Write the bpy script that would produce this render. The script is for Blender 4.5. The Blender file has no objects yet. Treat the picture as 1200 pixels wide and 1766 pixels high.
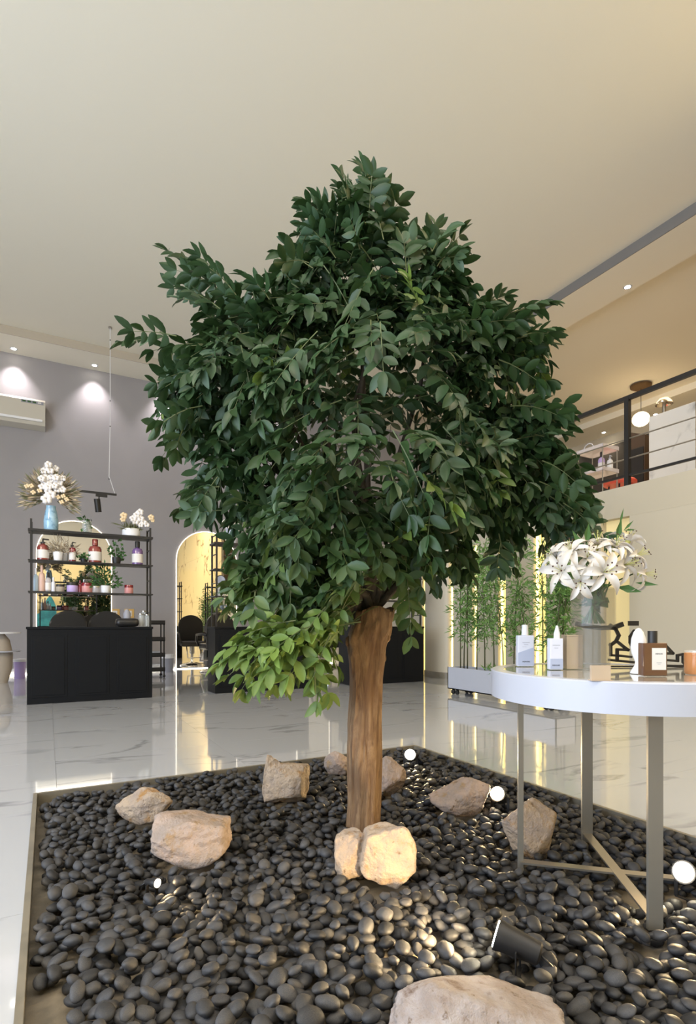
import bpy, bmesh, math, random
import numpy as np
from mathutils import Vector, Matrix, noise as mn

# ------------------------------------------------------------------ camera, world, light, exposure
S = bpy.context.scene
COL = S.collection
W, H, F = 1200, 1766, 950.0
HOR = 1079.0
YAW = math.radians(28.6)
CY, SY = math.cos(YAW), math.sin(YAW)

cam_d = bpy.data.cameras.new('camera')
cam = bpy.data.objects.new('camera', cam_d)
COL.objects.link(cam)
cam.location = (0, 0, 1)
cam.rotation_euler = (math.pi / 2, 0, -YAW)
cam_d.sensor_fit = 'HORIZONTAL'
cam_d.sensor_width = 36
cam_d.lens = 36 * F / W
cam_d.shift_y = (HOR - H / 2) / W
cam_d.clip_end = 100
S.camera = cam

world = bpy.data.worlds.new('world')
S.world = world
world.use_nodes = True
world.node_tree.nodes['Background'].inputs[0].default_value = (0.55, 0.68, 1.0, 1)
world.node_tree.nodes['Background'].inputs[1].default_value = 0.6

S.view_settings.view_transform = 'Standard'
S.view_settings.look = 'None'
S.view_settings.gamma = 1
S.view_settings.use_curve_mapping = False
S.view_settings.exposure = 0.58
S.cycles.use_denoising = True
S.cycles.max_bounces = 8
S.cycles.diffuse_bounces = 4
S.cycles.glossy_bounces = 4
S.cycles.transmission_bounces = 6
S.cycles.sample_clamp_indirect = 4.0
S.cycles.caustics_reflective = False
S.cycles.caustics_refractive = False


def area(name, loc, look, sx, sy, power, color):
    d = bpy.data.lights.new(name, 'AREA')
    d.shape = 'RECTANGLE'
    d.size, d.size_y, d.energy, d.color = sx, sy, power, color
    o = bpy.data.objects.new(name, d)
    COL.objects.link(o)
    o.location = loc
    o.rotation_euler = Vector(look).to_track_quat('-Z', 'Y').to_euler()
    return o


def spot(name, loc, look, power, color, angle=70, blend=0.6, size=0.04):
    d = bpy.data.lights.new(name, 'SPOT')
    d.energy, d.color, d.shadow_soft_size = power, color, size
    d.spot_size, d.spot_blend = math.radians(angle), blend
    o = bpy.data.objects.new(name, d)
    COL.objects.link(o)
    o.location = loc
    o.rotation_euler = Vector(look).to_track_quat('-Z', 'Y').to_euler()
    return o


def point(name, loc, power, color, size=0.1):
    d = bpy.data.lights.new(name, 'POINT')
    d.energy, d.color, d.shadow_soft_size = power, color, size
    o = bpy.data.objects.new(name, d)
    COL.objects.link(o)
    o.location = loc
    return o


WARM = (1.0, 0.84, 0.62)
WARM2 = (1.0, 0.70, 0.38)
NEUT = (1.0, 0.93, 0.85)
COOL = (0.72, 0.84, 1.0)
# shop window on the left side of the room and unseen fill panels added overhead
area('window_daylight', (-6.9, 0.5, 2.4), (1, 0.05, 0.05), 9, 4.2, 620, COOL)
area('rear_fill', (0.5, -1.4, 6.45), (0, 0, -1), 6, 2.5, 170, NEUT)  # added fill from behind the camera, no fixture there
area('left_fill', (-4.8, 2.5, 6.55), (0.3, 0.5, -1), 2.5, 4, 420, WARM)  # added warm fill for the room, kept out of view
area('right_wall_fill', (5.6, 0.4, 6.4), (0.35, 0.0, -1), 0.4, 4, 170, WARM)  # unseen lamp added to brighten the yellow marble
area('mezzanine_light', (10.6, 5.0, 6.55), (0, 0, -1), 3, 6, 110, WARM2)

# ------------------------------------------------------------------ coordinates
def C(X, Y, Z):
    """camera frame (right, ahead, height) -> room"""
    return Vector((CY * X + SY * Y, -SY * X + CY * Y, Z))


def PY(u, v, Y):
    return C((u - 600) / F * Y, Y, 1 + (HOR - v) / F * Y)


def PZ(u, v, z):
    Y = (1 - z) * F / (v - HOR)
    return PY(u, v, Y)


def Pa(u, v, a):
    s = (u - 600) / F
    return PY(u, v, a / (CY * s + SY))


def Pb(u, v, b):
    s = (u - 600) / F
    return PY(u, v, b / (CY - SY * s))


# ------------------------------------------------------------------ materials
def mat(name, col=(0.5, 0.5, 0.5), rough=0.5, metal=0.0, spec=0.5, emit=None, es=0.0, trans=0.0, ior=1.45,
        noise=None, bump=0.0, bscale=30, var=0.0, coat=0.0, isl=0.0, sss=0.0):
    m = bpy.data.materials.new(name)
    m.use_nodes = True
    nt = m.node_tree
    b = nt.nodes['Principled BSDF']
    I = b.inputs
    I['Base Color'].default_value = (*col, 1)
    I['Roughness'].default_value = rough
    I['Metallic'].default_value = metal
    I['Specular IOR Level'].default_value = spec
    I['IOR'].default_value = ior
    I['Transmission Weight'].default_value = trans
    I['Coat Weight'].default_value = coat
    I['Coat Roughness'].default_value = 0.05
    if emit:
        I['Emission Color'].default_value = (*emit, 1)
        I['Emission Strength'].default_value = es
    N = nt.nodes.new
    L = nt.links.new
    out = None
    if noise or bump:
        tc = N('ShaderNodeTexCoord')
    if noise:
        c2, sc, lo, hi = noise
        n = N('ShaderNodeTexNoise')
        n.inputs['Scale'].default_value = sc
        n.inputs['Detail'].default_value = 5
        L(tc.outputs['Object'], n.inputs['Vector'])
        r = N('ShaderNodeMapRange')
        r.inputs[1].default_value, r.inputs[2].default_value = lo, hi
        L(n.outputs['Fac'], r.inputs[0])
        mx = N('ShaderNodeMix')
        mx.data_type = 'RGBA'
        mx.inputs[6].default_value = (*col, 1)
        mx.inputs[7].default_value = (*c2, 1)
        L(r.outputs[0], mx.inputs[0])
        out = mx.outputs[2]
    if var or isl:
        if isl:
            oi = N('ShaderNodeNewGeometry')
            src = oi.outputs['Random Per Island']
            if var:
                o2 = N('ShaderNodeObjectInfo')
                ad = N('ShaderNodeMath')
                ad.operation = 'ADD'
                L(src, ad.inputs[0])
                L(o2.outputs['Random'], ad.inputs[1])
                fr = N('ShaderNodeMath')
                fr.operation = 'FRACT'
                L(ad.outputs[0], fr.inputs[0])
                src = fr.outputs[0]
        else:
            src = N('ShaderNodeObjectInfo').outputs['Random']
        mr = N('ShaderNodeMapRange')
        k = var or isl
        mr.inputs[3].default_value, mr.inputs[4].default_value = 1 - k, 1 + k
        L(src, mr.inputs[0])
        hs = N('ShaderNodeHueSaturation')
        L(mr.outputs[0], hs.inputs['Value'])
        if out:
            L(out, hs.inputs['Color'])
        else:
            hs.inputs['Color'].default_value = (*col, 1)
        out = hs.outputs[0]
    if out:
        L(out, I['Base Color'])
    if bump:
        n = N('ShaderNodeTexNoise')
        n.inputs['Scale'].default_value = bscale
        n.inputs['Detail'].default_value = 6
        L(tc.outputs['Object'], n.inputs['Vector'])
        bp = N('ShaderNodeBump')
        bp.inputs['Strength'].default_value = bump
        bp.inputs['Distance'].default_value = 0.01
        L(n.outputs['Fac'], bp.inputs['Height'])
        L(bp.outputs[0], I['Normal'])
    return m


def marble(name, base, vein, rough, scale=1.0, coat=0.0, width=0.03, tint=None, density=0.5, world_space=True):
    m = bpy.data.materials.new(name)
    m.use_nodes = True
    nt = m.node_tree
    N, L = nt.nodes.new, nt.links.new
    b = nt.nodes['Principled BSDF']
    b.inputs['Roughness'].default_value = rough
    b.inputs['Coat Weight'].default_value = coat
    b.inputs['Coat Roughness'].default_value = 0.03
    b.inputs['IOR'].default_value = 1.55
    tc = N('ShaderNodeTexCoord')
    oi = N('ShaderNodeObjectInfo')
    mul = N('ShaderNodeVectorMath')
    mul.operation = 'MULTIPLY_ADD'
    comb = N('ShaderNodeCombineXYZ')
    for i in range(3):
        L(oi.outputs['Random'], comb.inputs[i])
    L(comb.outputs[0], mul.inputs[0])
    mul.inputs[1].default_value = (37, 23, 11)
    L(tc.outputs['Object'], mul.inputs[2])
    mp = N('ShaderNodeMapping')
    mp.inputs['Scale'].default_value = (scale * 0.55, scale * 1.6, scale)
    mp.inputs['Rotation'].default_value = (0.2, 0.1, 0.55)
    L(mul.outputs[0], mp.inputs['Vector'])
    n = N('ShaderNodeTexNoise')
    n.inputs['Scale'].default_value = 1.1
    n.inputs['Detail'].default_value = 7
    n.inputs['Distortion'].default_value = 0.6
    L(mp.outputs[0], n.inputs['Vector'])
    sb = N('ShaderNodeMath')
    sb.operation = 'SUBTRACT'
    sb.inputs[1].default_value = 0.5
    L(n.outputs['Fac'], sb.inputs[0])
    ab = N('ShaderNodeMath')
    ab.operation = 'ABSOLUTE'
    L(sb.outputs[0], ab.inputs[0])
    mr = N('ShaderNodeMapRange')
    mr.inputs[1].default_value, mr.inputs[2].default_value = 0, width
    mr.inputs[3].default_value, mr.inputs[4].default_value = 1, 0
    L(ab.outputs[0], mr.inputs[0])
    n2 = N('ShaderNodeTexNoise')
    n2.inputs['Scale'].default_value = 1.7
    L(mp.outputs[0], n2.inputs['Vector'])
    m2 = N('ShaderNodeMapRange')
    m2.inputs[1].default_value, m2.inputs[2].default_value = density - 0.03, density + 0.12
    L(n2.outputs['Fac'], m2.inputs[0])
    mm = N('ShaderNodeMath')
    mm.operation = 'MULTIPLY'
    L(mr.outputs[0], mm.inputs[0])
    L(m2.outputs[0], mm.inputs[1])
    mx = N('ShaderNodeMix')
    mx.data_type = 'RGBA'
    mx.inputs[6].default_value = (*base, 1)
    mx.inputs[7].default_value = (*vein, 1)
    L(mm.outputs[0], mx.inputs[0])
    L(mx.outputs[2], b.inputs['Base Color'])
    return m


def glassy(name, col, rough=0.05, alpha=0.35):
    """thin clear material: partly transparent, partly glossy"""
    m = bpy.data.materials.new(name)
    m.use_nodes = True
    b = m.node_tree.nodes['Principled BSDF']
    b.inputs['Base Color'].default_value = (*col, 1)
    b.inputs['Roughness'].default_value = rough
    b.inputs['Alpha'].default_value = alpha
    b.inputs['Specular IOR Level'].default_value = 0.8
    return m


M = {}
M['floor'] = marble('floor_marble', (0.49, 0.51, 0.55), (0.30, 0.31, 0.34), 0.055, 0.9, 0.35, 0.022)
M['slab'] = mat('screed', (0.30, 0.29, 0.27), 0.8, bump=0.2)
M['ceiling'] = mat('ceiling_paint', (0.87, 0.83, 0.705), 0.9)
M['soffit_edge'] = mat('soffit_edge_dark', (0.22, 0.21, 0.20), 0.8)
M['edge_warm'] = mat('warm_edge_tone', (0.50, 0.45, 0.37), 0.8)
M['mauve'] = mat('mauve_paint', (0.315, 0.305, 0.32), 0.75, noise=((0.33, 0.32, 0.335), 1.5, 0.3, 0.7))
M['cream'] = mat('cream_paint', (0.56, 0.51, 0.41), 0.7)
M['panel'] = mat('pale_panel', (0.58, 0.53, 0.43), 0.5)
M['yellow_marble'] = marble('yellow_marble', (0.85, 0.66, 0.32), (0.22, 0.12, 0.05), 0.25, 0.3, 0, 0.012, density=0.40)
M['white_marble'] = marble('white_marble', (0.78, 0.77, 0.75), (0.3, 0.3, 0.3), 0.15, 0.8, 0, 0.03, density=0.5)
M['led'] = mat('led_strip', (1, 1, 1), 0.5, emit=(1.0, 0.80, 0.27), es=2.2)
M['led_soft'] = mat('led_diffuser', (1, 0.85, 0.4), 0.5, emit=(1.0, 0.76, 0.24), es=0.48)
M['led_dim'] = mat('dim_diffuser', (0.8, 0.68, 0.4), 0.5, emit=(1.0, 0.78, 0.34), es=0.22)
M['led_white'] = mat('led_white', (1, 1, 1), 0.5, emit=(1.0, 0.86, 0.58), es=16)
M['led_edge'] = mat('mirror_edge_light', (1, 1, 1), 0.5, emit=(1.0, 0.88, 0.68), es=1.6)
M['lamp'] = mat('lamp_lens', (1, 1, 1), 0.5, emit=(1.0, 0.93, 0.78), es=30)
M['spotlens'] = mat('spot_lens', (1, 1, 1), 0.5, emit=(1.0, 0.88, 0.62), es=60)
M['globe'] = mat('globe_glass', (1, 1, 1), 0.4, emit=(1.0, 0.80, 0.48), es=3.2)
M['black'] = mat('black_metal', (0.018, 0.017, 0.017), 0.45)
M['charcoal'] = mat('charcoal_laminate', (0.004, 0.005, 0.007), 0.55, spec=0.22)
M['worktop'] = mat('grey_worktop', (0.12, 0.115, 0.11), 0.3)
M['leather'] = mat('black_leather', (0.02, 0.019, 0.019), 0.35, bump=0.15, bscale=80)
M['chrome'] = mat('chrome', (0.75, 0.73, 0.70), 0.12, metal=1)
M['steel'] = mat('brushed_steel', (0.42, 0.39, 0.34), 0.32, metal=0.85)
M['greige'] = mat('satin_greige_metal', (0.23, 0.215, 0.185), 0.35, metal=0.35)
M['white'] = mat('white_lacquer', (0.47, 0.49, 0.56), 0.28)
M['cream_shell'] = mat('cream_plastic', (0.56, 0.53, 0.46), 0.4)
M['tabletop'] = mat('glossy_table_top', (0.50, 0.48, 0.43), 0.06, noise=((0.42, 0.40, 0.36), 5, 0.35, 0.7), coat=0.6)
M['plaster'] = mat('white_ceramic', (0.80, 0.81, 0.84), 0.35)
M['kerb'] = mat('beige_kerb_stone', (0.22, 0.195, 0.15), 0.35, noise=((0.16, 0.145, 0.115), 8, 0.4, 0.7))
M['bedfloor'] = mat('sand_screed', (0.26, 0.22, 0.165), 0.9, noise=((0.17, 0.145, 0.11), 9, 0.35, 0.7), bump=0.4, bscale=60)
M['pebble'] = mat('dark_pebble', (0.036, 0.037, 0.041), 0.58, noise=((0.066, 0.062, 0.060), 14, 0.4, 0.7), var=0.45, isl=0.45,
                  bump=0.12, bscale=90, spec=0.45)
M['bark'] = None
M['branch'] = mat('branch_bark', (0.075, 0.06, 0.045), 0.8, bump=0.5, bscale=60)
M['twig'] = mat('green_twig', (0.09, 0.11, 0.04), 0.6)
M['amber'] = mat('amber_glass', (0.12, 0.055, 0.028), 0.12, coat=0.8)
M['orange_glass'] = mat('orange_glass', (0.55, 0.24, 0.09), 0.15, coat=0.6)
M['paper'] = mat('white_paper', (0.72, 0.70, 0.68), 0.6)
M['print'] = mat('dark_print', (0.03, 0.03, 0.04), 0.6)
M['greyprint'] = mat('grey_print', (0.30, 0.31, 0.36), 0.6)
M['bluegrey'] = mat('blue_grey_carton', (0.42, 0.47, 0.62), 0.5)
M['whitecarton'] = mat('white_carton', (0.68, 0.70, 0.80), 0.4)
M['red'] = mat('red_bottle', (0.25, 0.05, 0.042), 0.2, coat=0.6)
M['darkred'] = mat('dark_red_bottle', (0.20, 0.015, 0.025), 0.2, coat=0.6)
M['pink'] = mat('pink_plastic', (0.62, 0.28, 0.27), 0.35)
M['palepink'] = mat('pale_pink_plastic', (0.66, 0.45, 0.38), 0.35)
M['lilac'] = mat('lilac_plastic', (0.50, 0.38, 0.70), 0.4)
M['purple'] = mat('purple_bottle', (0.16, 0.09, 0.26), 0.2, coat=0.6)
M['blueglaze'] = mat('blue_glaze', (0.30, 0.50, 0.66), 0.2, noise=((0.12, 0.26, 0.42), 14, 0.55, 0.7), coat=0.5)
M['lightblue'] = mat('light_blue_plastic', (0.45, 0.58, 0.70), 0.3)
M['gold'] = mat('gold_plate', (0.70, 0.50, 0.22), 0.3, metal=0.6)
M['teal'] = mat('teal_velvet', (0.015, 0.11, 0.12), 0.6, noise=((0.03, 0.2, 0.2), 3, 0.4, 0.6))
M['beige'] = mat('beige_fabric', (0.42, 0.36, 0.29), 0.8)
M['redseat'] = mat('red_leather', (0.70, 0.10, 0.07), 0.4)
M['darkwood'] = mat('dark_wood', (0.07, 0.045, 0.03), 0.4)
M['darkwall'] = mat('dark_panel', (0.055, 0.05, 0.045), 0.35)
M['wicker'] = mat('brown_wicker', (0.13, 0.075, 0.03), 0.8, bump=0.5, bscale=60)
M['petal'] = mat('lily_petal', (0.66, 0.63, 0.59), 0.5, noise=((0.56, 0.50, 0.42), 9, 0.35, 0.7))
M['throat'] = mat('lily_throat', (0.55, 0.55, 0.18), 0.5)
M['anther'] = mat('dark_anther', (0.05, 0.015, 0.01), 0.6)
M['orchid'] = mat('white_orchid', (0.80, 0.77, 0.76), 0.6)
M['creamflower'] = mat('cream_flower', (0.78, 0.62, 0.40), 0.7)
M['dry'] = mat('dried_grass', (0.42, 0.35, 0.25), 0.9, isl=0.35)
M['drygreen'] = mat('dried_green', (0.16, 0.17, 0.09), 0.9, isl=0.35)
M['green'] = mat('houseplant_green', (0.045, 0.12, 0.03), 0.5, isl=0.4)
M['glass'] = glassy('clear_glass', (0.75, 0.78, 0.76), 0.05, 0.22)
M['frost'] = glassy('frosted_glass', (0.22, 0.21, 0.18), 0.12, 0.20)
M['acrylic'] = glassy('clear_acrylic', (0.85, 0.80, 0.82), 0.1, 0.45)
M['tanglass'] = glassy('tan_acrylic', (0.66, 0.52, 0.38), 0.1, 0.62)
M['bamboo'] = mat('bamboo_leaf', (0.14, 0.27, 0.07), 0.5, isl=0.35)
M['culm'] = mat('bamboo_culm', (0.07, 0.075, 0.03), 0.5)
M['mirror'] = mat('mirror_silver', (0.90, 0.88, 0.83), 0.01, metal=1)


def leaf_mat():
    m = bpy.data.materials.new('tree_leaf')
    m.use_nodes = True
    nt = m.node_tree
    N, L = nt.nodes.new, nt.links.new
    b = nt.nodes['Principled BSDF']
    b.inputs['Roughness'].default_value = 0.45
    b.inputs['Specular IOR Level'].default_value = 0.4
    geo = N('ShaderNodeNewGeometry')
    oi = N('ShaderNodeObjectInfo')
    add = N('ShaderNodeMath')
    add.operation = 'ADD'
    L(geo.outputs['Random Per Island'], add.inputs[0])
    L(oi.outputs['Random'], add.inputs[1])
    fr = N('ShaderNodeMath')
    fr.operation = 'FRACT'
    L(add.outputs[0], fr.inputs[0])
    # spray-to-spray colour varies over the crown
    n = N('ShaderNodeTexNoise')
    n.inputs['Scale'].default_value = 3.0
    n.inputs['Detail'].default_value = 1
    L(geo.outputs['Position'], n.inputs['Vector'])
    ad = N('ShaderNodeMath')
    ad.operation = 'MULTIPLY_ADD'
    ad.inputs[1].default_value = 0.45
    L(fr.outputs[0], ad.inputs[0])
    ns = N('ShaderNodeMapRange')
    ns.inputs[1].default_value, ns.inputs[2].default_value = 0.3, 0.7
    ns.inputs[3].default_value, ns.inputs[4].default_value = 0.0, 0.55
    L(n.outputs['Fac'], ns.inputs[0])
    L(ns.outputs[0], ad.inputs[2])
    cr = N('ShaderNodeValToRGB')
    e = cr.color_ramp.elements
    e[0].position, e[0].color = 0.0, (0.020, 0.048, 0.016, 1)
    e[1].position, e[1].color = 1.0, (0.100, 0.165, 0.105, 1)
    k = e.new(0.35)
    k.color = (0.028, 0.062, 0.018, 1)
    k = e.new(0.7)
    k.color = (0.042, 0.088, 0.034, 1)
    L(ad.outputs[0], cr.inputs[0])
    # low sprays turn yellower green: warm spotlight put into the leaf colour
    at = N('ShaderNodeAttribute')
    at.attribute_name = 'lit_tint'
    mx = N('ShaderNodeMix')
    mx.data_type = 'RGBA'
    L(at.outputs['Fac'], mx.inputs[0])
    L(cr.outputs[0], mx.inputs[6])
    mx.inputs[7].default_value = (0.17, 0.26, 0.055, 1)
    L(mx.outputs[2], b.inputs['Base Color'])
    # slight translucency
    tr = N('ShaderNodeBsdfTranslucent')
    L(mx.outputs[2], tr.inputs['Color'])
    ms = N('ShaderNodeMixShader')
    ms.inputs[0].default_value = 0.22
    L(b.outputs[0], ms.inputs[1])
    L(tr.outputs[0], ms.inputs[2])
    L(ms.outputs[0], nt.nodes['Material Output'].inputs[0])
    return m


M['leaf'] = leaf_mat()


def rock_mat(name, c1, c2, c3):
    m = bpy.data.materials.new(name)
    m.use_nodes = True
    nt = m.node_tree
    N, L = nt.nodes.new, nt.links.new
    b = nt.nodes['Principled BSDF']
    b.inputs['Roughness'].default_value = 0.75
    tc = N('ShaderNodeTexCoord')
    oi = N('ShaderNodeObjectInfo')
    comb = N('ShaderNodeCombineXYZ')
    for i in range(3):
        L(oi.outputs['Random'], comb.inputs[i])
    mul = N('ShaderNodeVectorMath')
    mul.operation = 'MULTIPLY_ADD'
    mul.inputs[1].default_value = (17, 9, 13)
    L(comb.outputs[0], mul.inputs[0])
    L(tc.outputs['Object'], mul.inputs[2])

    def ns(scale, lo, hi, det=6):
        n = N('ShaderNodeTexNoise')
        n.inputs['Scale'].default_value = scale
        n.inputs['Detail'].default_value = det
        n.inputs['Roughness'].default_value = 0.62
        L(mul.outputs[0], n.inputs['Vector'])
        r = N('ShaderNodeMapRange')
        r.inputs[1].default_value, r.inputs[2].default_value = lo, hi
        L(n.outputs['Fac'], r.inputs[0])
        return n, r

    def mix(f, a, col):
        mx = N('ShaderNodeMix')
        mx.data_type = 'RGBA'
        L(f.outputs[0], mx.inputs[0])
        if isinstance(a, tuple):
            mx.inputs[6].default_value = (*a, 1)
        else:
            L(a, mx.inputs[6])
        mx.inputs[7].default_value = (*col, 1)
        return mx.outputs[2]
    _, r1 = ns(9, 0.42, 0.62)
    _, r2 = ns(13, 0.56, 0.68)
    _, r3 = ns(30, 0.63, 0.72)
    c = mix(r1, c1, c2)
    c = mix(r2, c, c3)
    c = mix(r3, c, (0.16, 0.10, 0.05))
    L(c, b.inputs['Base Color'])
    nb, _ = ns(24, 0, 1, 9)
    bp = N('ShaderNodeBump')
    bp.inputs['Strength'].default_value = 1.0
    bp.inputs['Distance'].default_value = 0.03
    L(nb.outputs['Fac'], bp.inputs['Height'])
    L(bp.outputs[0], b.inputs['Normal'])
    return m


M['rock'] = rock_mat('beige_limestone', (0.46, 0.35, 0.25), (0.34, 0.27, 0.22), (0.36, 0.19, 0.06))
M['rock_pink'] = rock_mat('pinkish_limestone', (0.48, 0.36, 0.29), (0.36, 0.29, 0.245), (0.38, 0.25, 0.13))
M['rock_big'] = rock_mat('mottled_limestone', (0.36, 0.29, 0.25), (0.47, 0.42, 0.41), (0.19, 0.13, 0.10))


def bark_mat():
    m = bpy.data.materials.new('peeled_bark')
    m.use_nodes = True
    nt = m.node_tree
    N, L = nt.nodes.new, nt.links.new
    b = nt.nodes['Principled BSDF']
    b.inputs['Roughness'].default_value = 0.7
    tc = N('ShaderNodeTexCoord')
    mp = N('ShaderNodeMapping')
    mp.inputs['Scale'].default_value = (17, 17, 2.6)
    L(tc.outputs['Object'], mp.inputs['Vector'])
    n = N('ShaderNodeTexNoise')
    n.inputs['Scale'].default_value = 1.2
    n.inputs['Detail'].default_value = 8
    n.inputs['Distortion'].default_value = 1.6
    n.inputs['Roughness'].default_value = 0.68
    L(mp.outputs[0], n.inputs['Vector'])
    cr = N('ShaderNodeValToRGB')
    e = cr.color_ramp.elements
    e[0].position, e[0].color = 0.30, (0.11, 0.058, 0.028, 1)
    e[1].position, e[1].color = 0.72, (0.38, 0.245, 0.13, 1)
    k = e.new(0.5)
    k.color = (0.23, 0.135, 0.065, 1)
    L(n.outputs['Fac'], cr.inputs[0])
    n2 = N('ShaderNodeTexNoise')
    n2.inputs['Scale'].default_value = 7
    n2.inputs['Detail'].default_value = 3
    L(tc.outputs['Object'], n2.inputs['Vector'])
    r = N('ShaderNodeMapRange')
    r.inputs[1].default_value, r.inputs[2].default_value = 0.42, 0.7
    r.inputs[3].default_value, r.inputs[4].default_value = 0, 0.6
    L(n2.outputs['Fac'], r.inputs[0])
    mx = N('ShaderNodeMix')
    mx.data_type = 'RGBA'
    L(r.outputs[0], mx.inputs[0])
    L(cr.outputs[0], mx.inputs[6])
    mx.inputs[7].default_value = (0.15, 0.07, 0.028, 1)
    L(mx.outputs[2], b.inputs['Base Color'])
    mp3 = N('ShaderNodeMapping')
    mp3.inputs['Scale'].default_value = (55, 55, 7)
    L(tc.outputs['Object'], mp3.inputs['Vector'])
    n3 = N('ShaderNodeTexNoise')
    n3.inputs['Scale'].default_value = 1.0
    n3.inputs['Detail'].default_value = 4
    n3.inputs['Distortion'].default_value = 1.0
    L(mp3.outputs[0], n3.inputs['Vector'])
    r3 = N('ShaderNodeMapRange')
    r3.inputs[1].default_value, r3.inputs[2].default_value = 0.56, 0.68
    r3.inputs[3].default_value, r3.inputs[4].default_value = 0, 0.75
    L(n3.outputs['Fac'], r3.inputs[0])
    mx3 = N('ShaderNodeMix')
    mx3.data_type = 'RGBA'
    L(r3.outputs[0], mx3.inputs[0])
    L(mx.outputs[2], mx3.inputs[6])
    mx3.inputs[7].default_value = (0.10, 0.045, 0.018, 1)
    L(mx3.outputs[2], b.inputs['Base Color'])
    bp = N('ShaderNodeBump')
    bp.inputs['Strength'].default_value = 1.0
    bp.inputs['Distance'].default_value = 0.012
    L(n.outputs['Fac'], bp.inputs['Height'])
    L(bp.outputs[0], b.inputs['Normal'])
    return m


M['bark'] = bark_mat()


# ------------------------------------------------------------------ mesh helpers
class MB:
    def __init__(s):
        s.bm = bmesh.new()

    def box(s, x0, x1, y0, y1, z0, z1, bev=0.0):
        v = [s.bm.verts.new(p) for p in ((x0, y0, z0), (x1, y0, z0), (x1, y1, z0), (x0, y1, z0),
                                         (x0, y0, z1), (x1, y0, z1), (x1, y1, z1), (x0, y1, z1))]
        fs = [s.bm.faces.new([v[i] for i in q]) for q in
              ((0, 3, 2, 1), (4, 5, 6, 7), (0, 1, 5, 4), (1, 2, 6, 5), (2, 3, 7, 6), (3, 0, 4, 7))]
        if bev:
            ed = list({e for f in fs for e in f.edges})
            bmesh.ops.bevel(s.bm, geom=ed, offset=bev, segments=2, affect='EDGES', profile=0.6)
        return s

    def tube(s, pts, r, n=8, cap=True):
        pts = [Vector(p) for p in pts]
        rs = r if isinstance(r, (list, tuple)) else [r] * len(pts)
        rings = []
        ref = Vector((0.31, 0.22, 0.93))
        for i, p in enumerate(pts):
            d = (pts[min(i + 1, len(pts) - 1)] - pts[max(i - 1, 0)]).normalized()
            if abs(d.dot(ref)) > 0.95:
                ref = Vector((1, 0.1, 0))
            a = d.cross(ref).normalized()
            b = d.cross(a)
            rings.append([s.bm.verts.new(p + (a * math.cos(t) + b * math.sin(t)) * rs[i])
                          for t in (2 * math.pi * k / n for k in range(n))])
        for A, B in zip(rings, rings[1:]):
            for k in range(n):
                s.bm.faces.new((A[k], A[(k + 1) % n], B[(k + 1) % n], B[k]))
        if cap:
            s.bm.faces.new(rings[0][::-1])
            s.bm.faces.new(rings[-1])
        return s

    def bar(s, p, q, w, h, up=(0, 0, 1)):
        p, q = Vector(p), Vector(q)
        d = (q - p).normalized()
        a = d.cross(Vector(up)).normalized()
        b = a.cross(d).normalized()
        vs = []
        for c in (p, q):
            for sx, sy in ((-1, -1), (1, -1), (1, 1), (-1, 1)):
                vs.append(s.bm.verts.new(c + a * sx * w / 2 + b * sy * h / 2))
        for q_ in ((0, 1, 2, 3), (7, 6, 5, 4), (0, 4, 5, 1), (1, 5, 6, 2), (2, 6, 7, 3), (3, 7, 4, 0)):
            s.bm.faces.new([vs[i] for i in q_])
        return s

    def lathe(s, prof, n=24, c=(0, 0, 0), sx=1, sy=1, closed=False):
        c = Vector(c)
        rings = []
        for r, z in prof:
            if r < 1e-5:
                rings.append([s.bm.verts.new(c + Vector((0, 0, z)))])
            else:
                rings.append([s.bm.verts.new(c + Vector((r * math.cos(t) * sx, r * math.sin(t) * sy, z)))
                              for t in (2 * math.pi * k / n for k in range(n))])
        for A, B in zip(rings, rings[1:]):
            for k in range(n):
                k2 = (k + 1) % n
                if len(A) == 1 and len(B) > 1:
                    s.bm.faces.new((A[0], B[k2], B[k]))
                elif len(B) == 1 and len(A) > 1:
                    s.bm.faces.new((A[k], A[k2], B[0]))
                elif len(A) > 1:
                    s.bm.faces.new((A[k], A[k2], B[k2], B[k]))
        return s

    def ball(s, c, r, sub=2, sc=(1, 1, 1)):
        m = Matrix.Translation(Vector(c)) @ Matrix.Diagonal((*sc, 1))
        bmesh.ops.create_icosphere(s.bm, subdivisions=sub, radius=r, matrix=m)
        return s

    def poly(s, pts, thick, axis=(0, 1, 0)):
        """extrude a polygon along axis"""
        ax = Vector(axis) * thick
        A = [s.bm.verts.new(Vector(p)) for p in pts]
        B = [s.bm.verts.new(Vector(p) + ax) for p in pts]
        s.bm.faces.new(A)
        s.bm.faces.new(B[::-1])
        for k in range(len(A)):
            k2 = (k + 1) % len(A)
            s.bm.faces.new((A[k2], A[k], B[k], B[k2]))
        return s

    def build(s, name, m, parent=None, smooth=False, loc=None):
        if not smooth:
            bmesh.ops.recalc_face_normals(s.bm, faces=s.bm.faces)
        else:
            bmesh.ops.recalc_face_normals(s.bm, faces=s.bm.faces)
            for f in s.bm.faces:
                f.smooth = True
        me = bpy.data.meshes.new(name)
        s.bm.to_mesh(me)
        s.bm.free()
        me.materials.append(m)
        if smooth == 'angle':
            try:
                me.set_sharp_from_angle(angle=math.radians(40))
            except Exception:
                pass
        o = bpy.data.objects.new(name, me)
        COL.objects.link(o)
        if parent:
            o.parent = parent
        if loc is not None:
            o.location = loc
        return o


def tag(o, label=None, cat=None, group=None, kind=None):
    if label:
        o['label'] = label
    if cat:
        o['category'] = cat
    if group:
        o['group'] = group
    if kind:
        o['kind'] = kind
    return o


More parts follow.
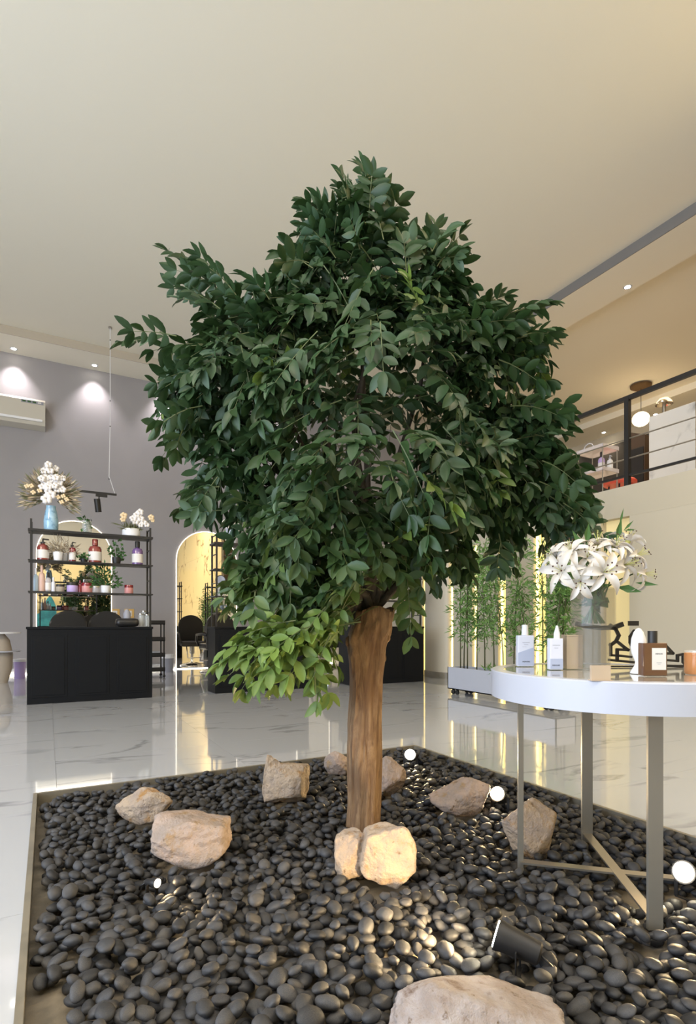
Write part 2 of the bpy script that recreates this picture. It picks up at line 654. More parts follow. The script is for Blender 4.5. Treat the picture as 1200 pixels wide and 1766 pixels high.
def thing(name, label, cat, loc=(0, 0, 0), rz=0.0, group=None):
    o = bpy.data.objects.new(name, None)
    o.empty_display_size = 0.05
    COL.objects.link(o)
    o.location = loc
    o.rotation_euler = (0, 0, rz)
    return tag(o, label, cat, group)


def struct(o):
    o['kind'] = 'structure'
    return o


def kids(o):
    return [c for c in bpy.data.objects if c.parent == o]


def dup(root, loc, rz=None, label=None, scale=None):
    def cp(o, parent):
        c = o.copy()
        COL.objects.link(c)
        c.parent = parent
        for ch in KID.get(o.name, ()):
            cp(ch, c)
        return c
    KID = {}
    for o in bpy.data.objects:
        if o.parent:
            KID.setdefault(o.parent.name, []).append(o)
    r = cp(root, None)
    r.location = loc
    if rz is not None:
        r.rotation_euler = (0, 0, rz)
    if label:
        r['label'] = label
    if scale:
        r.scale = scale
    return r


def text(s, size, m, parent, loc, rot, name='lettering'):
    c = bpy.data.curves.new(name, 'FONT')
    c.body = s
    c.size = size
    c.align_x = 'CENTER'
    c.align_y = 'CENTER'
    c.extrude = 0.0002
    t = bpy.data.objects.new('tmp_text', c)
    COL.objects.link(t)
    bpy.context.view_layer.update()
    me = bpy.data.meshes.new_from_object(t.evaluated_get(bpy.context.evaluated_depsgraph_get()))
    bpy.data.objects.remove(t)
    me.materials.clear()
    me.materials.append(m)
    o = bpy.data.objects.new(name, me)
    COL.objects.link(o)
    o.parent = parent
    o.location = loc
    o.rotation_euler = rot
    return o


rnd = random.Random(7)
# ------------------------------------------------------------------ room shell
B = 13.0        # mauve back wall
A = 6.6         # right wall and mezzanine edge
AL, BR = -7.2, -6.2
ZS, ZC = 6.49, 6.65
MZ = 2.82
AF = 14.2       # far wall of the mezzanine
BX0, BX1, BY0, BY1 = -0.075, 2.68, 0.25, 3.76   # pebble bed

floor = tag(struct(MB().box(AL, BX0, BR, B, -0.06, -0.004).box(BX1, AF, BR, B, -0.06, -0.004)
            .box(BX0, BX1, BR, BY0, -0.06, -0.004).box(BX0, BX1, BY1, B, -0.06, -0.004).build('floor', M['slab'])))
T = 1.2
xs = [AL + 0.05 + i * T for i in range(13)]
ys = [BR + 0.02 + i * T for i in range(17)]
full = None
g = 0.0008
for x in xs:
    for y in ys:
        r = [x + g, min(x + T, A - 0.01) - g, y + g, min(y + T, B - 0.01) - g]
        if r[1] - r[0] < 0.02 or r[3] - r[2] < 0.02:
            continue
        rects = [r]
        if r[0] < BX1 and r[1] > BX0 and r[2] < BY1 and r[3] > BY0:
            rects = []
            ya, yb = max(r[2], BY0), min(r[3], BY1)
            if r[2] < BY0:
                rects.append([r[0], r[1], r[2], BY0])
            if r[3] > BY1:
                rects.append([r[0], r[1], BY1, r[3]])
            if r[0] < BX0:
                rects.append([r[0], BX0, ya, yb])
            if r[1] > BX1:
                rects.append([BX1, r[1], ya, yb])
        for q in rects:
            w, h = q[1] - q[0], q[3] - q[2]
            isfull = abs(w - T + 2 * g) < 1e-4 and abs(h - T + 2 * g) < 1e-4
            if isfull and full:
                o = full.copy()
                COL.objects.link(o)
            else:
                o = MB().box(-w / 2, w / 2, -h / 2, h / 2, -0.01, 0).build('tile', M['floor'], floor)
                if isfull:
                    full = o
            o.location = ((q[0] + q[1]) / 2, (q[2] + q[3]) / 2, 0)

bed = struct(MB().box(BX0, BX1, BY0, BY1, -0.10, -0.07).build('floor_pebble_bed', M['bedfloor']))
for nm, q in (('kerb', (BX0, BX0 + 0.022, BY0, BY1)), ('kerb', (BX1 - 0.022, BX1, BY0, BY1)),
              ('kerb', (BX0 + 0.022, BX1 - 0.022, BY1 - 0.022, BY1)), ('kerb', (BX0 + 0.022, BX1 - 0.022, BY0, BY0 + 0.022))):
    MB().box(*q, -0.07, 0.008, 0.002).build(nm, M['kerb'], bed)

struct(MB().box(AL, AF, BR, B, ZC, ZC + 0.1).build('ceiling', M['ceiling']))
sb = struct(MB().box(AL, AF, B - 0.82, B, ZS, ZC).build('ceiling_soffit_back', M['ceiling']))
MB().box(AL, AF, B - 0.835, B - 0.82, ZS, ZC).build('step_face', M['edge_warm'], sb)  # step face coloured darker and browner than the ceiling
sr = struct(MB().box(7.6, 8.4, BR, B - 0.82, ZS, ZC).build('ceiling_soffit_right', M['ceiling']))
MB().box(7.585, 7.6, BR, B - 0.82, ZS, ZC).build('step_face', M['soffit_edge'], sr)  # step face coloured darker and greyer than the ceiling
struct(MB().box(13.15, AF, BR, B - 0.82, ZS, ZC).build('ceiling_soffit_far', M['ceiling']))
struct(MB().box(AL, AF, B, B + 0.1, 0, ZC).build('wall_back', M['mauve']))
wl = struct(MB().box(AL - 0.1, AL, BR, B, 0, 0.3).box(AL - 0.1, AL, BR, B, 4.6, ZC)
            .box(AL - 0.1, AL, 5.2, B, 0.3, 4.6).box(AL - 0.1, AL, BR, -4.2, 0.3, 4.6).build('wall_left', M['mauve']))
wn = struct(MB().box(AL - 0.08, AL - 0.02, -4.2, 5.2, 0.3, 0.36).box(AL - 0.08, AL - 0.02, -4.2, 5.2, 4.54, 4.6)
            .build('window_1', M['black']))
for k in range(6):
    y = -4.2 + k * 1.88
    MB().box(AL - 0.08, AL - 0.02, y - 0.03, y + 0.03, 0.3, 4.6).build('mullion', M['black'], wn)
wr = struct(MB().box(AL, AF, BR - 0.1, BR, 0, ZC).build('wall_rear', M['cream']))
for k in range(7):
    MB().box(AL + 0.2 + k * 1.9, AL + 0.2 + k * 1.9 + 1.88, BR, BR + 0.03, 0.1, 4.2).build('marble_panel', M['yellow_marble'], wr)
wy = struct(MB().box(A - 0.06, A + 0.02, BR, 2.7, 0, ZS).build('wall_right_front', M['cream']))
for k in range(6):
    for z in (0.02, 2.18, 4.34):
        MB().box(A - 0.085, A - 0.06, BR + k * 1.48, BR + k * 1.48 + 1.475, z, min(z + 2.155, ZS)).build('marble_panel', M['yellow_marble'], wy)
struct(MB().box(AF, AF + 0.1, BR, B, MZ, ZC).build('wall_far', M['cream']))
dw = struct(MB().box(AF - 0.06, AF, -2, B, MZ, 6.15).build('wall_dark_panelling', M['darkwall']))
slab = struct(MB().box(A + 0.02, AF, BR, B, MZ - 0.25, MZ).build('floor_mezzanine', M['cream']))

# right wall with recessed light slots
slots = [(9.75, 0.10), (8.95, 0.10), (8.10, 0.12), (7.45, 0.13), (6.79, 0.17), (5.99, 0.25), (4.72, 0.42)]
wright = struct(MB().box(A + 0.13, A + 0.25, BR, B, 0, MZ - 0.25).build('wall_right', M['cream']))
ztop = 2.42
MB().box(A, A + 0.13, BR, B, ztop, MZ, 0.0).build('header', M['cream'], wright)
edges = []
yy = B
for b0, w in slots:
    edges.append((b0 + w / 2, yy))
    yy = b0 - w / 2
edges.append((BR, yy))
for i, (y0, y1) in enumerate(edges):
    if i == 2:   # round half column between two slots
        mb = MB()
        n = 16
        cy, hw = (y0 + y1) / 2, (y1 - y0) / 2
        pts = [(A + 0.13, y0, 0), (A + 0.13, y1, 0)] + [(A + 0.02 - 0.12 * math.sin(math.pi * k / n), cy + hw * math.cos(math.pi * k / n), 0)
                                                       for k in range(n + 1)]
        mb.poly(pts, ztop, (0, 0, 1))
        mb.build('half_column', M['panel'], wright, smooth='angle')
        pts = [(A + 0.13, y0, 0), (A + 0.13, y1, 0)] + [(A + 0.01 - 0.13 * math.sin(math.pi * k / n), cy + (hw + 0.005) * math.cos(math.pi * k / n), 0)
                                                       for k in range(n + 1)]
        MB().poly(pts, 0.12, (0, 0, 1)).build('column_plinth', M['kerb'], wright, smooth='angle')
    else:
        MB().box(A, A + 0.13, y0, y1, 0, ztop, 0.004).build('wall_panel', M['panel'], wright)
for b0, w in slots:
    MB().box(A + 0.118, A + 0.128, b0 - w / 2, b0 + w / 2, 0.0, ztop).build('light_diffuser', M['led_soft'] if w < .3 else M['led_dim'], wright)
    if w > .3:
        continue
    MB().box(A + 0.06, A + 0.10, b0 + w / 2 - 0.022, b0 + w / 2 - 0.004, 0.0, ztop).build('led_strip', M['led'], wright)

# light strip along the foot of the mauve wall
bb = struct(MB().box(AL, A, B - 0.012, B, 0.03, 0.13).build('baseboard_back', M['white']))
MB().box(AL, A, B - 0.035, B - 0.004, 0.003, 0.014).build('led_strip', M['led_white'], bb)

# ceiling downlights
def downlight(p, label, group, power, col=NEUT, ang=75, look=(0, 0, -1)):
    t = thing('downlight', label, 'downlight', (p[0], p[1], p[2]), 0, group)
    MB().lathe([(0.045, -0.002), (0.065, -0.004), (0.068, 0.0), (0.045, 0.0)], 20).build('bezel', M['white'], t)
    MB().lathe([(0, -0.003), (0.045, -0.003)], 20).build('lens', M['lamp'], t)
    spot('downlight_beam', (p[0], p[1], p[2] - 0.02), look, power, col, ang, 0.9, 0.04)
    return t


for i, (a_, wh) in enumerate(((-2.05, 'leftmost, beyond the air conditioner'), (-0.59, 'above the air conditioner'), (0.87, 'near the hanging cord'),
                              (2.33, 'behind the tree crown'), (3.8, 'over the second arch mirror'), (5.3, 'over the third black counter'))):
    downlight((a_, B - 0.24, ZS), 'small round downlight over the mauve wall, %s' % wh, 'downlights over the mauve wall', 85,
              (1.0, 0.90, 0.90), 84, (0, 0.10, -1))
for (u, v), wh in (((1082, 495), 'higher one'), ((951, 571), 'lower one beside the tree')):
    p = PZ(u, v, ZS)
    downlight((p.x, p.y, p.z), 'small round downlight in the right soffit above the balcony, %s' % wh, 'downlights in the right soffit', 120, WARM, 100)
for (u, v), wh in (((1041, 746), 'above the clear trolley'), ((968, 770), 'nearest the tree leaves'), ((1130, 715), 'beside the glowing globe')):
    p = PZ(u, v, ZS)
    downlight((p.x, p.y, p.z), 'small downlight in the far balcony soffit, %s' % wh, 'downlights over the balcony', 45, WARM, 120)

# ------------------------------------------------------------------ mezzanine railing and things
ra = A + 0.05
rail = thing('balcony_railing', 'black and steel balcony railing on top of the cream wall', 'railing', (ra, 5, MZ))
zt, zb, z1, z2 = 3.97, 2.96, 3.44, 3.18
MB().bar((0, -2.28, zt - MZ), (0, 7.6, zt - MZ), 0.05, 0.055).build('handrail', M['black'], rail)
MB().bar((0, -2.28, zb - MZ), (0, 7.6, zb - MZ), 0.03, 0.03).build('lower_rail', M['black'], rail)
MB().tube([(0, -2.28, z1 - MZ), (0, 7.6, z1 - MZ)], 0.009, 8).build('steel_rod', M['steel'], rail)
MB().tube([(0, -2.28, z2 - MZ), (0, 7.6, z2 - MZ)], 0.009, 8).build('steel_rod', M['steel'], rail)
for k in range(0, 4):
    y = 4.57 + k * 2.3 - 5
    MB().box(-0.03, 0.03, y - 0.03, y + 0.03, 0, zt - MZ).build('post', M['black'], rail)

p = Pa(1160, 800, 8.5)
t = thing('marble_partition', 'tall white marble partition with a grey vein behind the railing', 'partition', (8.5, p.y, MZ))
MB().box(-0.04, 0.04, -0.36, 0.36, 0, 1.52, 0.006).build('panel', M['white_marble'], t)
MB().box(-0.1, 0.1, -0.3, -0.24, 0, 0.03).box(-0.1, 0.1, 0.24, 0.3, 0, 0.03).build('foot', M['steel'], t)

p = Pa(1145, 690, 9.1)
t = thing('hair_steamer', 'chrome hooded hair steamer on a pole behind the marble partition', 'hair steamer', (9.1, p.y, MZ))
MB().lathe([(0.0, 2.02), (0.07, 2.0), (0.13, 1.93), (0.14, 1.90), (0.13, 1.90), (0.11, 1.93), (0, 1.98)], 20).build('hood', M['chrome'], t, 'angle')
MB().tube([(0, 0, 0.04), (0, 0, 1.95)], 0.03, 12).build('pole', M['steel'], t, 'angle')
MB().lathe([(0, 0.05), (0.06, 0.05), (0.25, 0.02), (0.25, 0), (0, 0)], 20).build('base', M['chrome'], t, 'angle')

p = Pa(1030, 800, 7.6)
t = thing('clear_trolley', 'clear acrylic trolley with two trays behind the balcony railing', 'trolley', (7.6, p.y, MZ))
for sx in (-1, 1):
    for sy in (-1, 1):
        MB().tube([(sx * 0.17, sy * 0.22, 0.04), (sx * 0.17, sy * 0.22, 0.97)], 0.009, 8).build('post', M['steel'], t)
        MB().ball((sx * 0.17, sy * 0.22, 0.022), 0.022, 2).build('caster', M['black'], t, True)
for z in (0.12, 0.55, 0.9):
    MB().box(-0.19, 0.19, -0.24, 0.24, z, z + 0.015).box(-0.19, -0.18, -0.24, 0.24, z, z + 0.06).box(0.18, 0.19, -0.24, 0.24, z, z + 0.06)\
        .box(-0.19, 0.19, -0.24, -0.23, z, z + 0.06).box(-0.19, 0.19, 0.23, 0.24, z, z + 0.06).build('tray', M['acrylic'], t)
MB().tube([(0, 0.16 + 0.09 * math.cos(a), 1.0 + 0.09 * math.sin(a)) for a in np.linspace(0, 2 * math.pi, 20)], 0.008, 6, False)\
    .build('ring_handle', M['white'], t, True)


def bottle(name, label, loc, h, r, body, cap=None, lab=None, pump=False, cat='bottle', group=None, sq=1.0):
    t = thing(name, label, cat, loc, 0, group)
    bh = h * (0.74 if (pump or cap) else 1)
    prof = [(0, 0), (r * 0.9, 0), (r, r * 0.1), (r, bh * 0.78), (r * 0.8, bh * 0.92), (r * 0.36, bh * 0.98), (r * 0.34, bh)]
    MB().lathe(prof + [(0, bh)], 16).build('body', body, t, 'angle')
    if lab:
        MB().lathe([(r * 1.02, bh * 0.12), (r * 1.03, bh * 0.12), (r * 1.03, bh * 0.62), (r * 1.02, bh * 0.62)], 16).build('paper_label', lab, t, 'angle')
    if pump:
        MB().lathe([(0, bh), (r * 0.42, bh), (r * 0.42, bh + h * 0.08), (r * 0.14, bh + h * 0.09), (r * 0.14, bh + h * 0.2), (0, bh + h * 0.2)], 12)\
            .bar((-r * 0.1, 0, bh + h * 0.22), (r * 1.0, 0, bh + h * 0.20), r * 0.3, r * 0.25).build('pump', cap, t)
    elif cap:
        MB().lathe([(0, bh), (r * 0.45, bh), (r * 0.45, h * 0.98), (r * 0.4, h), (0, h)], 12).build('cap', cap, t, 'angle')
    return t


def jar(label, loc, h, r, body, lid, group=None):
    t = thing('jar', label, 'jar', loc, 0, group)
    MB().lathe([(0, 0), (r * 0.93, 0), (r, h * 0.08), (r, h * 0.68), (0, h * 0.68)], 18).build('body', body, t, 'angle')
    MB().lathe([(0, h * 0.68), (r * 1.03, h * 0.68), (r * 1.03, h * 0.96), (r * 0.98, h), (0, h)], 18).build('lid', lid, t, 'angle')
    return t


q = Pa(1037, 800, 7.58)
bottle('shampoo_bottle', 'purple bottle with black cap on the clear trolley upstairs', (7.58, q.y, MZ + 0.566), 0.32, 0.05, M['lilac'], M['black'], M['paper'])
q = Pa(1046, 800, 7.6)
bottle('spray_bottle', 'white bottle beside the purple one on the clear trolley', (7.65, q.y - 0.02, MZ + 0.566), 0.26, 0.045, M['plaster'], M['white'], pump=True)
q = Pa(1022, 800, 7.6)
jar('pale pink jar at the tree end of the clear trolley', (7.55, q.y, MZ + 0.566), 0.1, 0.05, M['palepink'], M['white'])

p = Pa(1068, 830, 8.5)
t = thing('red_stool', 'red leather stool on black legs behind the balcony railing', 'stool', (8.5, p.y, MZ))
MB().lathe([(0, 0.55), (0.24, 0.55), (0.27, 0.58), (0.27, 0.61), (0.24, 0.64), (0, 0.65)], 24).build('seat', M['redseat'], t, 'angle')
for k in range(4):
    a = k * math.pi / 2 + 0.6
    MB().tube([(0.16 * math.cos(a), 0.16 * math.sin(a), 0.55), (0.22 * math.cos(a), 0.22 * math.sin(a), 0)], 0.014, 8).build('leg', M['black'], t)

p = Pa(1084, 815, 9.6)
t = thing('brass_table_lamp', 'small domed brass lamp glowing behind the red stool', 'lamp', (9.6, p.y, MZ))
MB().lathe([(0, 0.02), (0.12, 0.02), (0.12, 0)], 16).build('base', M['black'], t)
MB().lathe([(0.02, 0.02), (0.02, 0.62)], 8).build('stem', M['black'], t)
MB().lathe([(0.14, 0.62), (0.135, 0.70), (0.09, 0.76), (0, 0.78)], 20).build('shade', M['globe'], t, 'angle')

p = Pa(1111, 790, 9.3)
t = thing('tall_cabinet', 'dark wooden cabinet with sloping top beside the marble partition', 'cabinet', (9.3, p.y, MZ))
MB().poly([(-0.2, -0.14, 0.1), (-0.2, 0.14, 0.1), (-0.2, 0.14, 1.62), (-0.2, -0.14, 1.50)], 0.4, (1, 0, 0)).build('body', M['darkwood'], t)
MB().box(-0.215, -0.2, -0.12, 0.12, 0.15, 1.3, 0.004).build('door', M['black'], t)
for sx in (-1, 1):
    for sy in (-1, 1):
        MB().box(sx * 0.17 - 0.02, sx * 0.17 + 0.02, sy * 0.11 - 0.02, sy * 0.11 + 0.02, 0, 0.1).build('leg', M['black'], t)

p = PZ(1105, 663, ZC)
t = thing('pendant_globe', 'glowing cream globe pendant under a round wicker ceiling disc', 'pendant lamp', (p.x, p.y, ZC))
MB().lathe([(0, -0.10), (0.16, -0.10), (0.23, -0.06), (0.23, -0.02), (0.18, 0), (0, 0)], 24).build('ceiling_disc', M['wicker'], t, 'angle')
MB().tube([(0, 0, -0.1), (0, 0, -0.55)], 0.006, 6).build('cord', M['black'], t)
gz = PY(1105, 723, (p.x * SY + p.y * CY)).z - ZC
MB().tube([(0, 0, -0.55), (0, 0, gz)], 0.006, 6).build('cord', M['black'], t)
MB().ball((0, 0, gz), 0.19, 3, (1, 1, 0.88)).build('globe', M['globe'], t, True)
MB().lathe([(0.192, gz - 0.006), (0.196, gz), (0.192, gz + 0.006)], 32).build('band', M['gold'], t, True)
point('pendant_light', (p.x, p.y, ZC + gz), 60, WARM2, 0.2)

# ------------------------------------------------------------------ air conditioner
acY = B - 0.01
t = thing('air_conditioner', 'long white wall air conditioner near the ceiling on the mauve wall', 'air conditioner', (0, acY, 5.0))
xr = Pb(78, 700, B - 0.3).x
MB().poly([(xr, 0, 0), (xr, -0.24, 0.04), (xr, -0.30, 0.14), (xr, -0.30, 0.50), (xr, -0.26, 0.55), (xr, 0, 0.55)], -1.45, (1, 0, 0)).build('body', M['cream_shell'], t)
MB().box(xr - 1.35, xr - 0.05, -0.306, -0.29, 0.10, 0.145).build('air_flap', M['plaster'], t)
MB().box(xr - 0.42, xr - 0.03, -0.304, -0.298, 0.44, 0.50).build('display_strip', M['greyprint'], t)
for k in range(4):
    MB().box(xr - 0.40 + k * 0.09, xr - 0.34 + k * 0.09, -0.308, -0.303, 0.455, 0.485).build('button', M['green'] if k < 3 else M['paper'], t)

# ------------------------------------------------------------------ arch mirrors
def arch(w, h, n=20):
    r = w / 2
    return [(-r, 0), (r, 0)] + [(r * math.cos(math.pi * k / n), h - r + r * math.sin(math.pi * k / n)) for k in range(n + 1)]


for i, (xa, wh) in enumerate(((0.51, 'behind the left black counter'), (3.30, 'behind the second black counter, with a chair before it'),
                              (6.05, 'behind the third black counter, mostly hidden by the tree'))):
    t = thing('arch_mirror', 'arch-topped wall mirror %s' % wh, 'mirror', (xa, B, 0))
    w = 1.40 if i < 2 else 0.9
    MB().poly([(x, -0.03, z + 0.02) for x, z in arch(w, 3.18)], 0.012).build('mirror_glass', M['mirror'], t)
    # lit edge behind
    o_, i_ = arch(w + 0.035, 3.20)[1:] + [arch(w + 0.035, 3.20)[0]], arch(w + 0.004, 3.183)[1:] + [arch(w + 0.004, 3.183)[0]]
    mb = MB()
    for a_, b_, c_, d_ in zip(o_, o_[1:], i_[1:], i_):
        mb.poly([(q[0], -0.024, q[1] + 0.02) for q in (a_, b_, c_, d_)], 0.012)
    mb.build('lit_edge', M['led_edge'], t)

# teal velvet wave seat and things behind the camera, seen in the mirrors
t = thing('wave_sofa', 'teal velvet wave-backed sofa against the yellow marble wall behind the camera', 'sofa', (-1.2, BR + 0.7, 0))
MB().box(-1.6, 1.6, -0.45, 0.45, 0.1, 0.5, 0.05).build('seat', M['teal'], t)
pts = [(-1.6, 0.4)] + [(1.6, 0.4)] + [(1.6 - 3.2 * k / 30, 1.9 + 0.45 * math.sin(k * 0.62) + 0.2 * math.sin(k * 0.31)) for k in range(31)]
MB().poly([(x, -0.45, z) for x, z in pts], 0.18).build('backrest', M['teal'], t)

# ------------------------------------------------------------------ station counters and racks
def counter(a0, a1, label):
    w = a1 - a0
    t = thing('styling_counter', label, 'counter', ((a0 + a1) / 2, 8.25, 0), 0)
    h = 0.985
    MB().box(-w / 2, w / 2, -0.21, 0.21, 0.0, h - 0.03, 0.003).build('body', M['charcoal'], t)
    MB().box(-w / 2 - 0.01, w / 2 + 0.01, -0.225, 0.225, h - 0.03, h, 0.003).build('top', M['charcoal'], t)
    pw = w / 3
    for k in range(3):
        x0, x1 = -w / 2 + k * pw + 0.05, -w / 2 + (k + 1) * pw - 0.05
        MB().box(x0, x1, -0.216, -0.21, 0.08, h - 0.11, 0.002).box(x0 + 0.03, x1 - 0.03, -0.222, -0.216, 0.11, h - 0.14, 0.002)\
            .build('front_panel', M['charcoal'], t)
    return t


def rack(a0, a1, label, z0=0.985):
    w = a1 - a0
    t = thing('shelf_rack', label, 'shelf rack', ((a0 + a1) / 2, 8.25, z0), 0)
    top = 2.37 - z0
    for sx in (-1, 1):
        for y in (-0.13, 0.13):
            MB().box(sx * (w / 2 - 0.015) - 0.012, sx * (w / 2 - 0.015) + 0.012, y - 0.012, y + 0.012, 0, top).build('upright', M['black'], t)
        for z in (0.2, 0.65, 1.08, top - 0.02):
            MB().box(sx * (w / 2 - 0.015) - 0.006, sx * (w / 2 - 0.015) + 0.006, -0.13, 0.13, z - 0.006, z + 0.006).build('rung', M['black'], t)
    for z in (1.445 - z0, 1.85 - z0, 2.245 - z0):
        th = 0.018 if z < 1.2 else 0.03
        MB().box(-w / 2 - 0.02, w / 2 + 0.02, -0.15, 0.15, z - th, z, 0.002).build('shelf', M['black'], t)
    return t


st = [(-0.23, 1.28), (2.16, 3.67), (4.43, 5.93)]
cn = [('black panelled styling counter standing furthest left', 'black ladder rack with flower vases on the left counter'),
      ('black styling counter between the left one and the tree trunk', 'black ladder rack on the middle counter with white orchids on top'),
      ('black styling counter right behind the tree trunk', 'black ladder rack on the counter behind the tree trunk')]
for (a0, a1), (l1, l2) in zip(st, cn):
    counter(a0, a1, l1)
    rack(a0 + 0.03, a1 - 0.0, l2)
SH = {0: 0.985, 1: 1.445, 2: 1.85, 3: 2.245}


def on(u, shelf, b=8.2):
    p = Pb(u, 1000, b)
    return (p.x, b, SH[shelf] + 0.0005)


# foliage helper: joined soup of small leaves (quads folded once)
def leaf_soup(name, m, parent, items, loc=None):
    """items: (p, direction, up, length, width)"""
    V, Fs = [], []
    for p, d, up, l, w in items:
        d = Vector(d).normalized()
        s = d.cross(Vector(up))
        if s.length < 1e-3:
            s = d.cross(Vector((1, 0.2, 0)))
        s.normalize()
        n = s.cross(d)
        p = Vector(p)
        i = len(V)
        V += [p, p + d * l * 0.45 + s * w / 2 + n * w * 0.12, p + d * l, p + d * l * 0.45 - s * w / 2 + n * w * 0.12, p + d * l * 0.5 - n * w * 0.05]
        Fs += [(i, i + 1, i + 4), (i + 1, i + 2, i + 4), (i + 2, i + 3, i + 4), (i + 3, i, i + 4)]
    me = bpy.data.meshes.new(name)
    me.from_pydata([tuple(v) for v in V], [], Fs)
    me.materials.append(m)
    o = bpy.data.objects.new(name, me)
    COL.objects.link(o)
    o.parent = parent
    if loc:
        o.location = loc
    return o


def rdir(up=0.3):
    while True:
        v = Vector((rnd.uniform(-1, 1), rnd.uniform(-1, 1), rnd.uniform(-1, 1) + up))
        if 0.2 < v.length < 1.2:
            return v.normalized()


def blooms(name, m, parent, items):
    for fx, fy, fz, r_, n_ in items:
        mb = MB()
        bloom(mb, (fx, fy, fz), r_, n_)
        mb.build(name, m, parent, True)


def bloom(mb, c, r, n=5, face=(0, -1, 0.2)):
    f = Vector(face).normalized()
    a = f.cross(Vector((0, 0, 1))).normalized()
    b = a.cross(f)
    for k in range(n):
        t = 2 * math.pi * k / n + rnd.random() * 0.4
        d = a * math.cos(t) + b * math.sin(t)
        mb.ball(Vector(c) + d * r * 0.55 + f * r * 0.1, r * 0.55, 1, (1, 0.7, 1))


# --- left rack, top shelf
x, y, z = on(88, 3)
t = thing('flower_vase', 'blue glazed vase of white orchids and dried fan grass on top of the left rack', 'vase', (x, y, z))
MB().lathe([(0, 0), (0.075, 0), (0.085, 0.02), (0.088, 0.12), (0.07, 0.24), (0.055, 0.30), (0.06, 0.32), (0.05, 0.32), (0.05, 0.25), (0, 0.25)], 24)\
    .build('vase_body', M['blueglaze'], t, 'angle')
its = []
for k in range(1000):
    a = rnd.uniform(-0.6, math.pi + 0.6)
    d = Vector((math.cos(a), rnd.uniform(-0.5, 0.35), math.sin(a))).normalized()
    r0 = rnd.uniform(0.06, 0.31)
    its.append((Vector((0, 0, 0.44)) + d * r0, d + rdir(0) * 0.25, rdir(), rnd.uniform(0.06, 0.13), 0.02))
tag(leaf_soup('dried_grass', M['dry'], t, its[:700]), kind='stuff')
tag(leaf_soup('dried_leaves', M['drygreen'], t, its[700:]), kind='stuff')
its = [(-0.05, -0.14, 0.38, 0.07, 5), (0.0, -0.14, 0.44, 0.06, 5)]
for k in range(34):
    fx, fz = rnd.uniform(-0.11, 0.15), rnd.uniform(0.46, 0.84)
    if ((fx - 0.02) / 0.15) ** 2 + ((fz - 0.65) / 0.20) ** 2 < 1:
        its.append((fx, -0.12 + rnd.uniform(-0.03, 0.03), fz, 0.046, 5))
blooms('orchid_bloom', M['orchid'], t, its)
its = []
for fx, fz in ((-0.22, 0.53), (-0.2, 0.45), (-0.13, 0.48), (-0.27, 0.52), (0.08, 0.42), (0.14, 0.44), (0.18, 0.4), (0.12, 0.36)):
    its.append((fx, -0.13, fz, 0.032, 4))
blooms('cream_bloom', M['creamflower'], t, its)

x, y, z = on(150, 3)
t = thing('glass_vase', 'clear glass vase with round green leaves at the centre of the top shelf', 'vase', (x, y, z))
MB().lathe([(0, 0.004), (0.05, 0.004), (0.06, 0.01), (0.065, 0.16), (0.062, 0.16), (0.056, 0.012), (0, 0.010)], 20).build('vase_body', M['glass'], t, 'angle')
its = [(Vector((rnd.uniform(-.05, .05), rnd.uniform(-.05, .05), rnd.uniform(0.05, 0.2))), rdir(0.2), rdir(), rnd.uniform(.06, .1), .05) for k in range(26)]
tag(leaf_soup('leaves', M['green'], t, its), kind='stuff')

x, y, z = on(226, 3)
t = thing('flower_bowl', 'low white bowl of cream and white dried flowers on top of the left rack', 'flower pot', (x, y, z))
MB().lathe([(0, 0), (0.11, 0), (0.12, 0.02), (0.115, 0.10), (0.10, 0.10), (0.10, 0.03), (0, 0.03)], 24, sx=1).build('bowl', M['plaster'], t, 'angle')
its = [(Vector((rnd.uniform(-.09, .09), rnd.uniform(-.08, .06), 0.10)), rdir(0.7), rdir(), rnd.uniform(.06, .16), .016) for k in range(120)]
tag(leaf_soup('dried_leaves', M['drygreen'], t, its), kind='stuff')
its = [(Vector((-.1, 0, 0.14)), (-1, -0.2, 0.1 + 0.05 * k), rdir(), 0.18, .012) for k in range(3)]
tag(leaf_soup('side_sprig', M['drygreen'], t, its), kind='stuff')
its = []
for fx, fz, r in ((0.02, 0.24, .05), (0.07, 0.30, .05), (0.11, 0.34, .05), (0.12, 0.25, .05), (0.05, 0.2, .05), (0.16, 0.20, .045), (0.2, 0.17, .04), (0.12, 0.16, .04)):
    its.append((fx, -0.05, fz, r, 5))
blooms('white_bloom', M['orchid'], t, its)
its = []
for fx, fz, r in ((-0.1, 0.27, .05), (-0.11, 0.22, .04), (0.26, 0.28, .045), (0.28, 0.24, .03)):
    its.append((fx, -0.04, fz, r, 5))
blooms('cream_bloom', M['creamflower'], t, its)
MB().tube([(0.1, 0, 0.1), (0.2, -0.03, 0.2), (0.26, -0.04, 0.26)], 0.004, 5).tube([(-0.03, 0, 0.1), (-0.1, -0.04, 0.24)], 0.004, 5)\
    .build('stems', M['twig'], t)

# --- left rack, upper middle shelf
bottle('pump_bottle', 'red pump bottle with white label at the left of the upper middle shelf', on(74, 2), 0.29, 0.07, M['red'], M['black'], M['paper'], True)
bottle('pump_bottle', 'small slim red bottle with white label left of the centre of that shelf', on(125, 2), 0.27, 0.042, M['darkred'], M['black'], M['paper'], True)
bottle('large_bottle', 'largest red bottle with white label on the left rack', on(164, 2), 0.32, 0.082, M['red'], M['red'], M['paper'])
bottle('large_bottle', 'purple bottle with white label at the right end of the left rack', on(237, 2), 0.33, 0.072, M['purple'], M['black'], M['paper'])


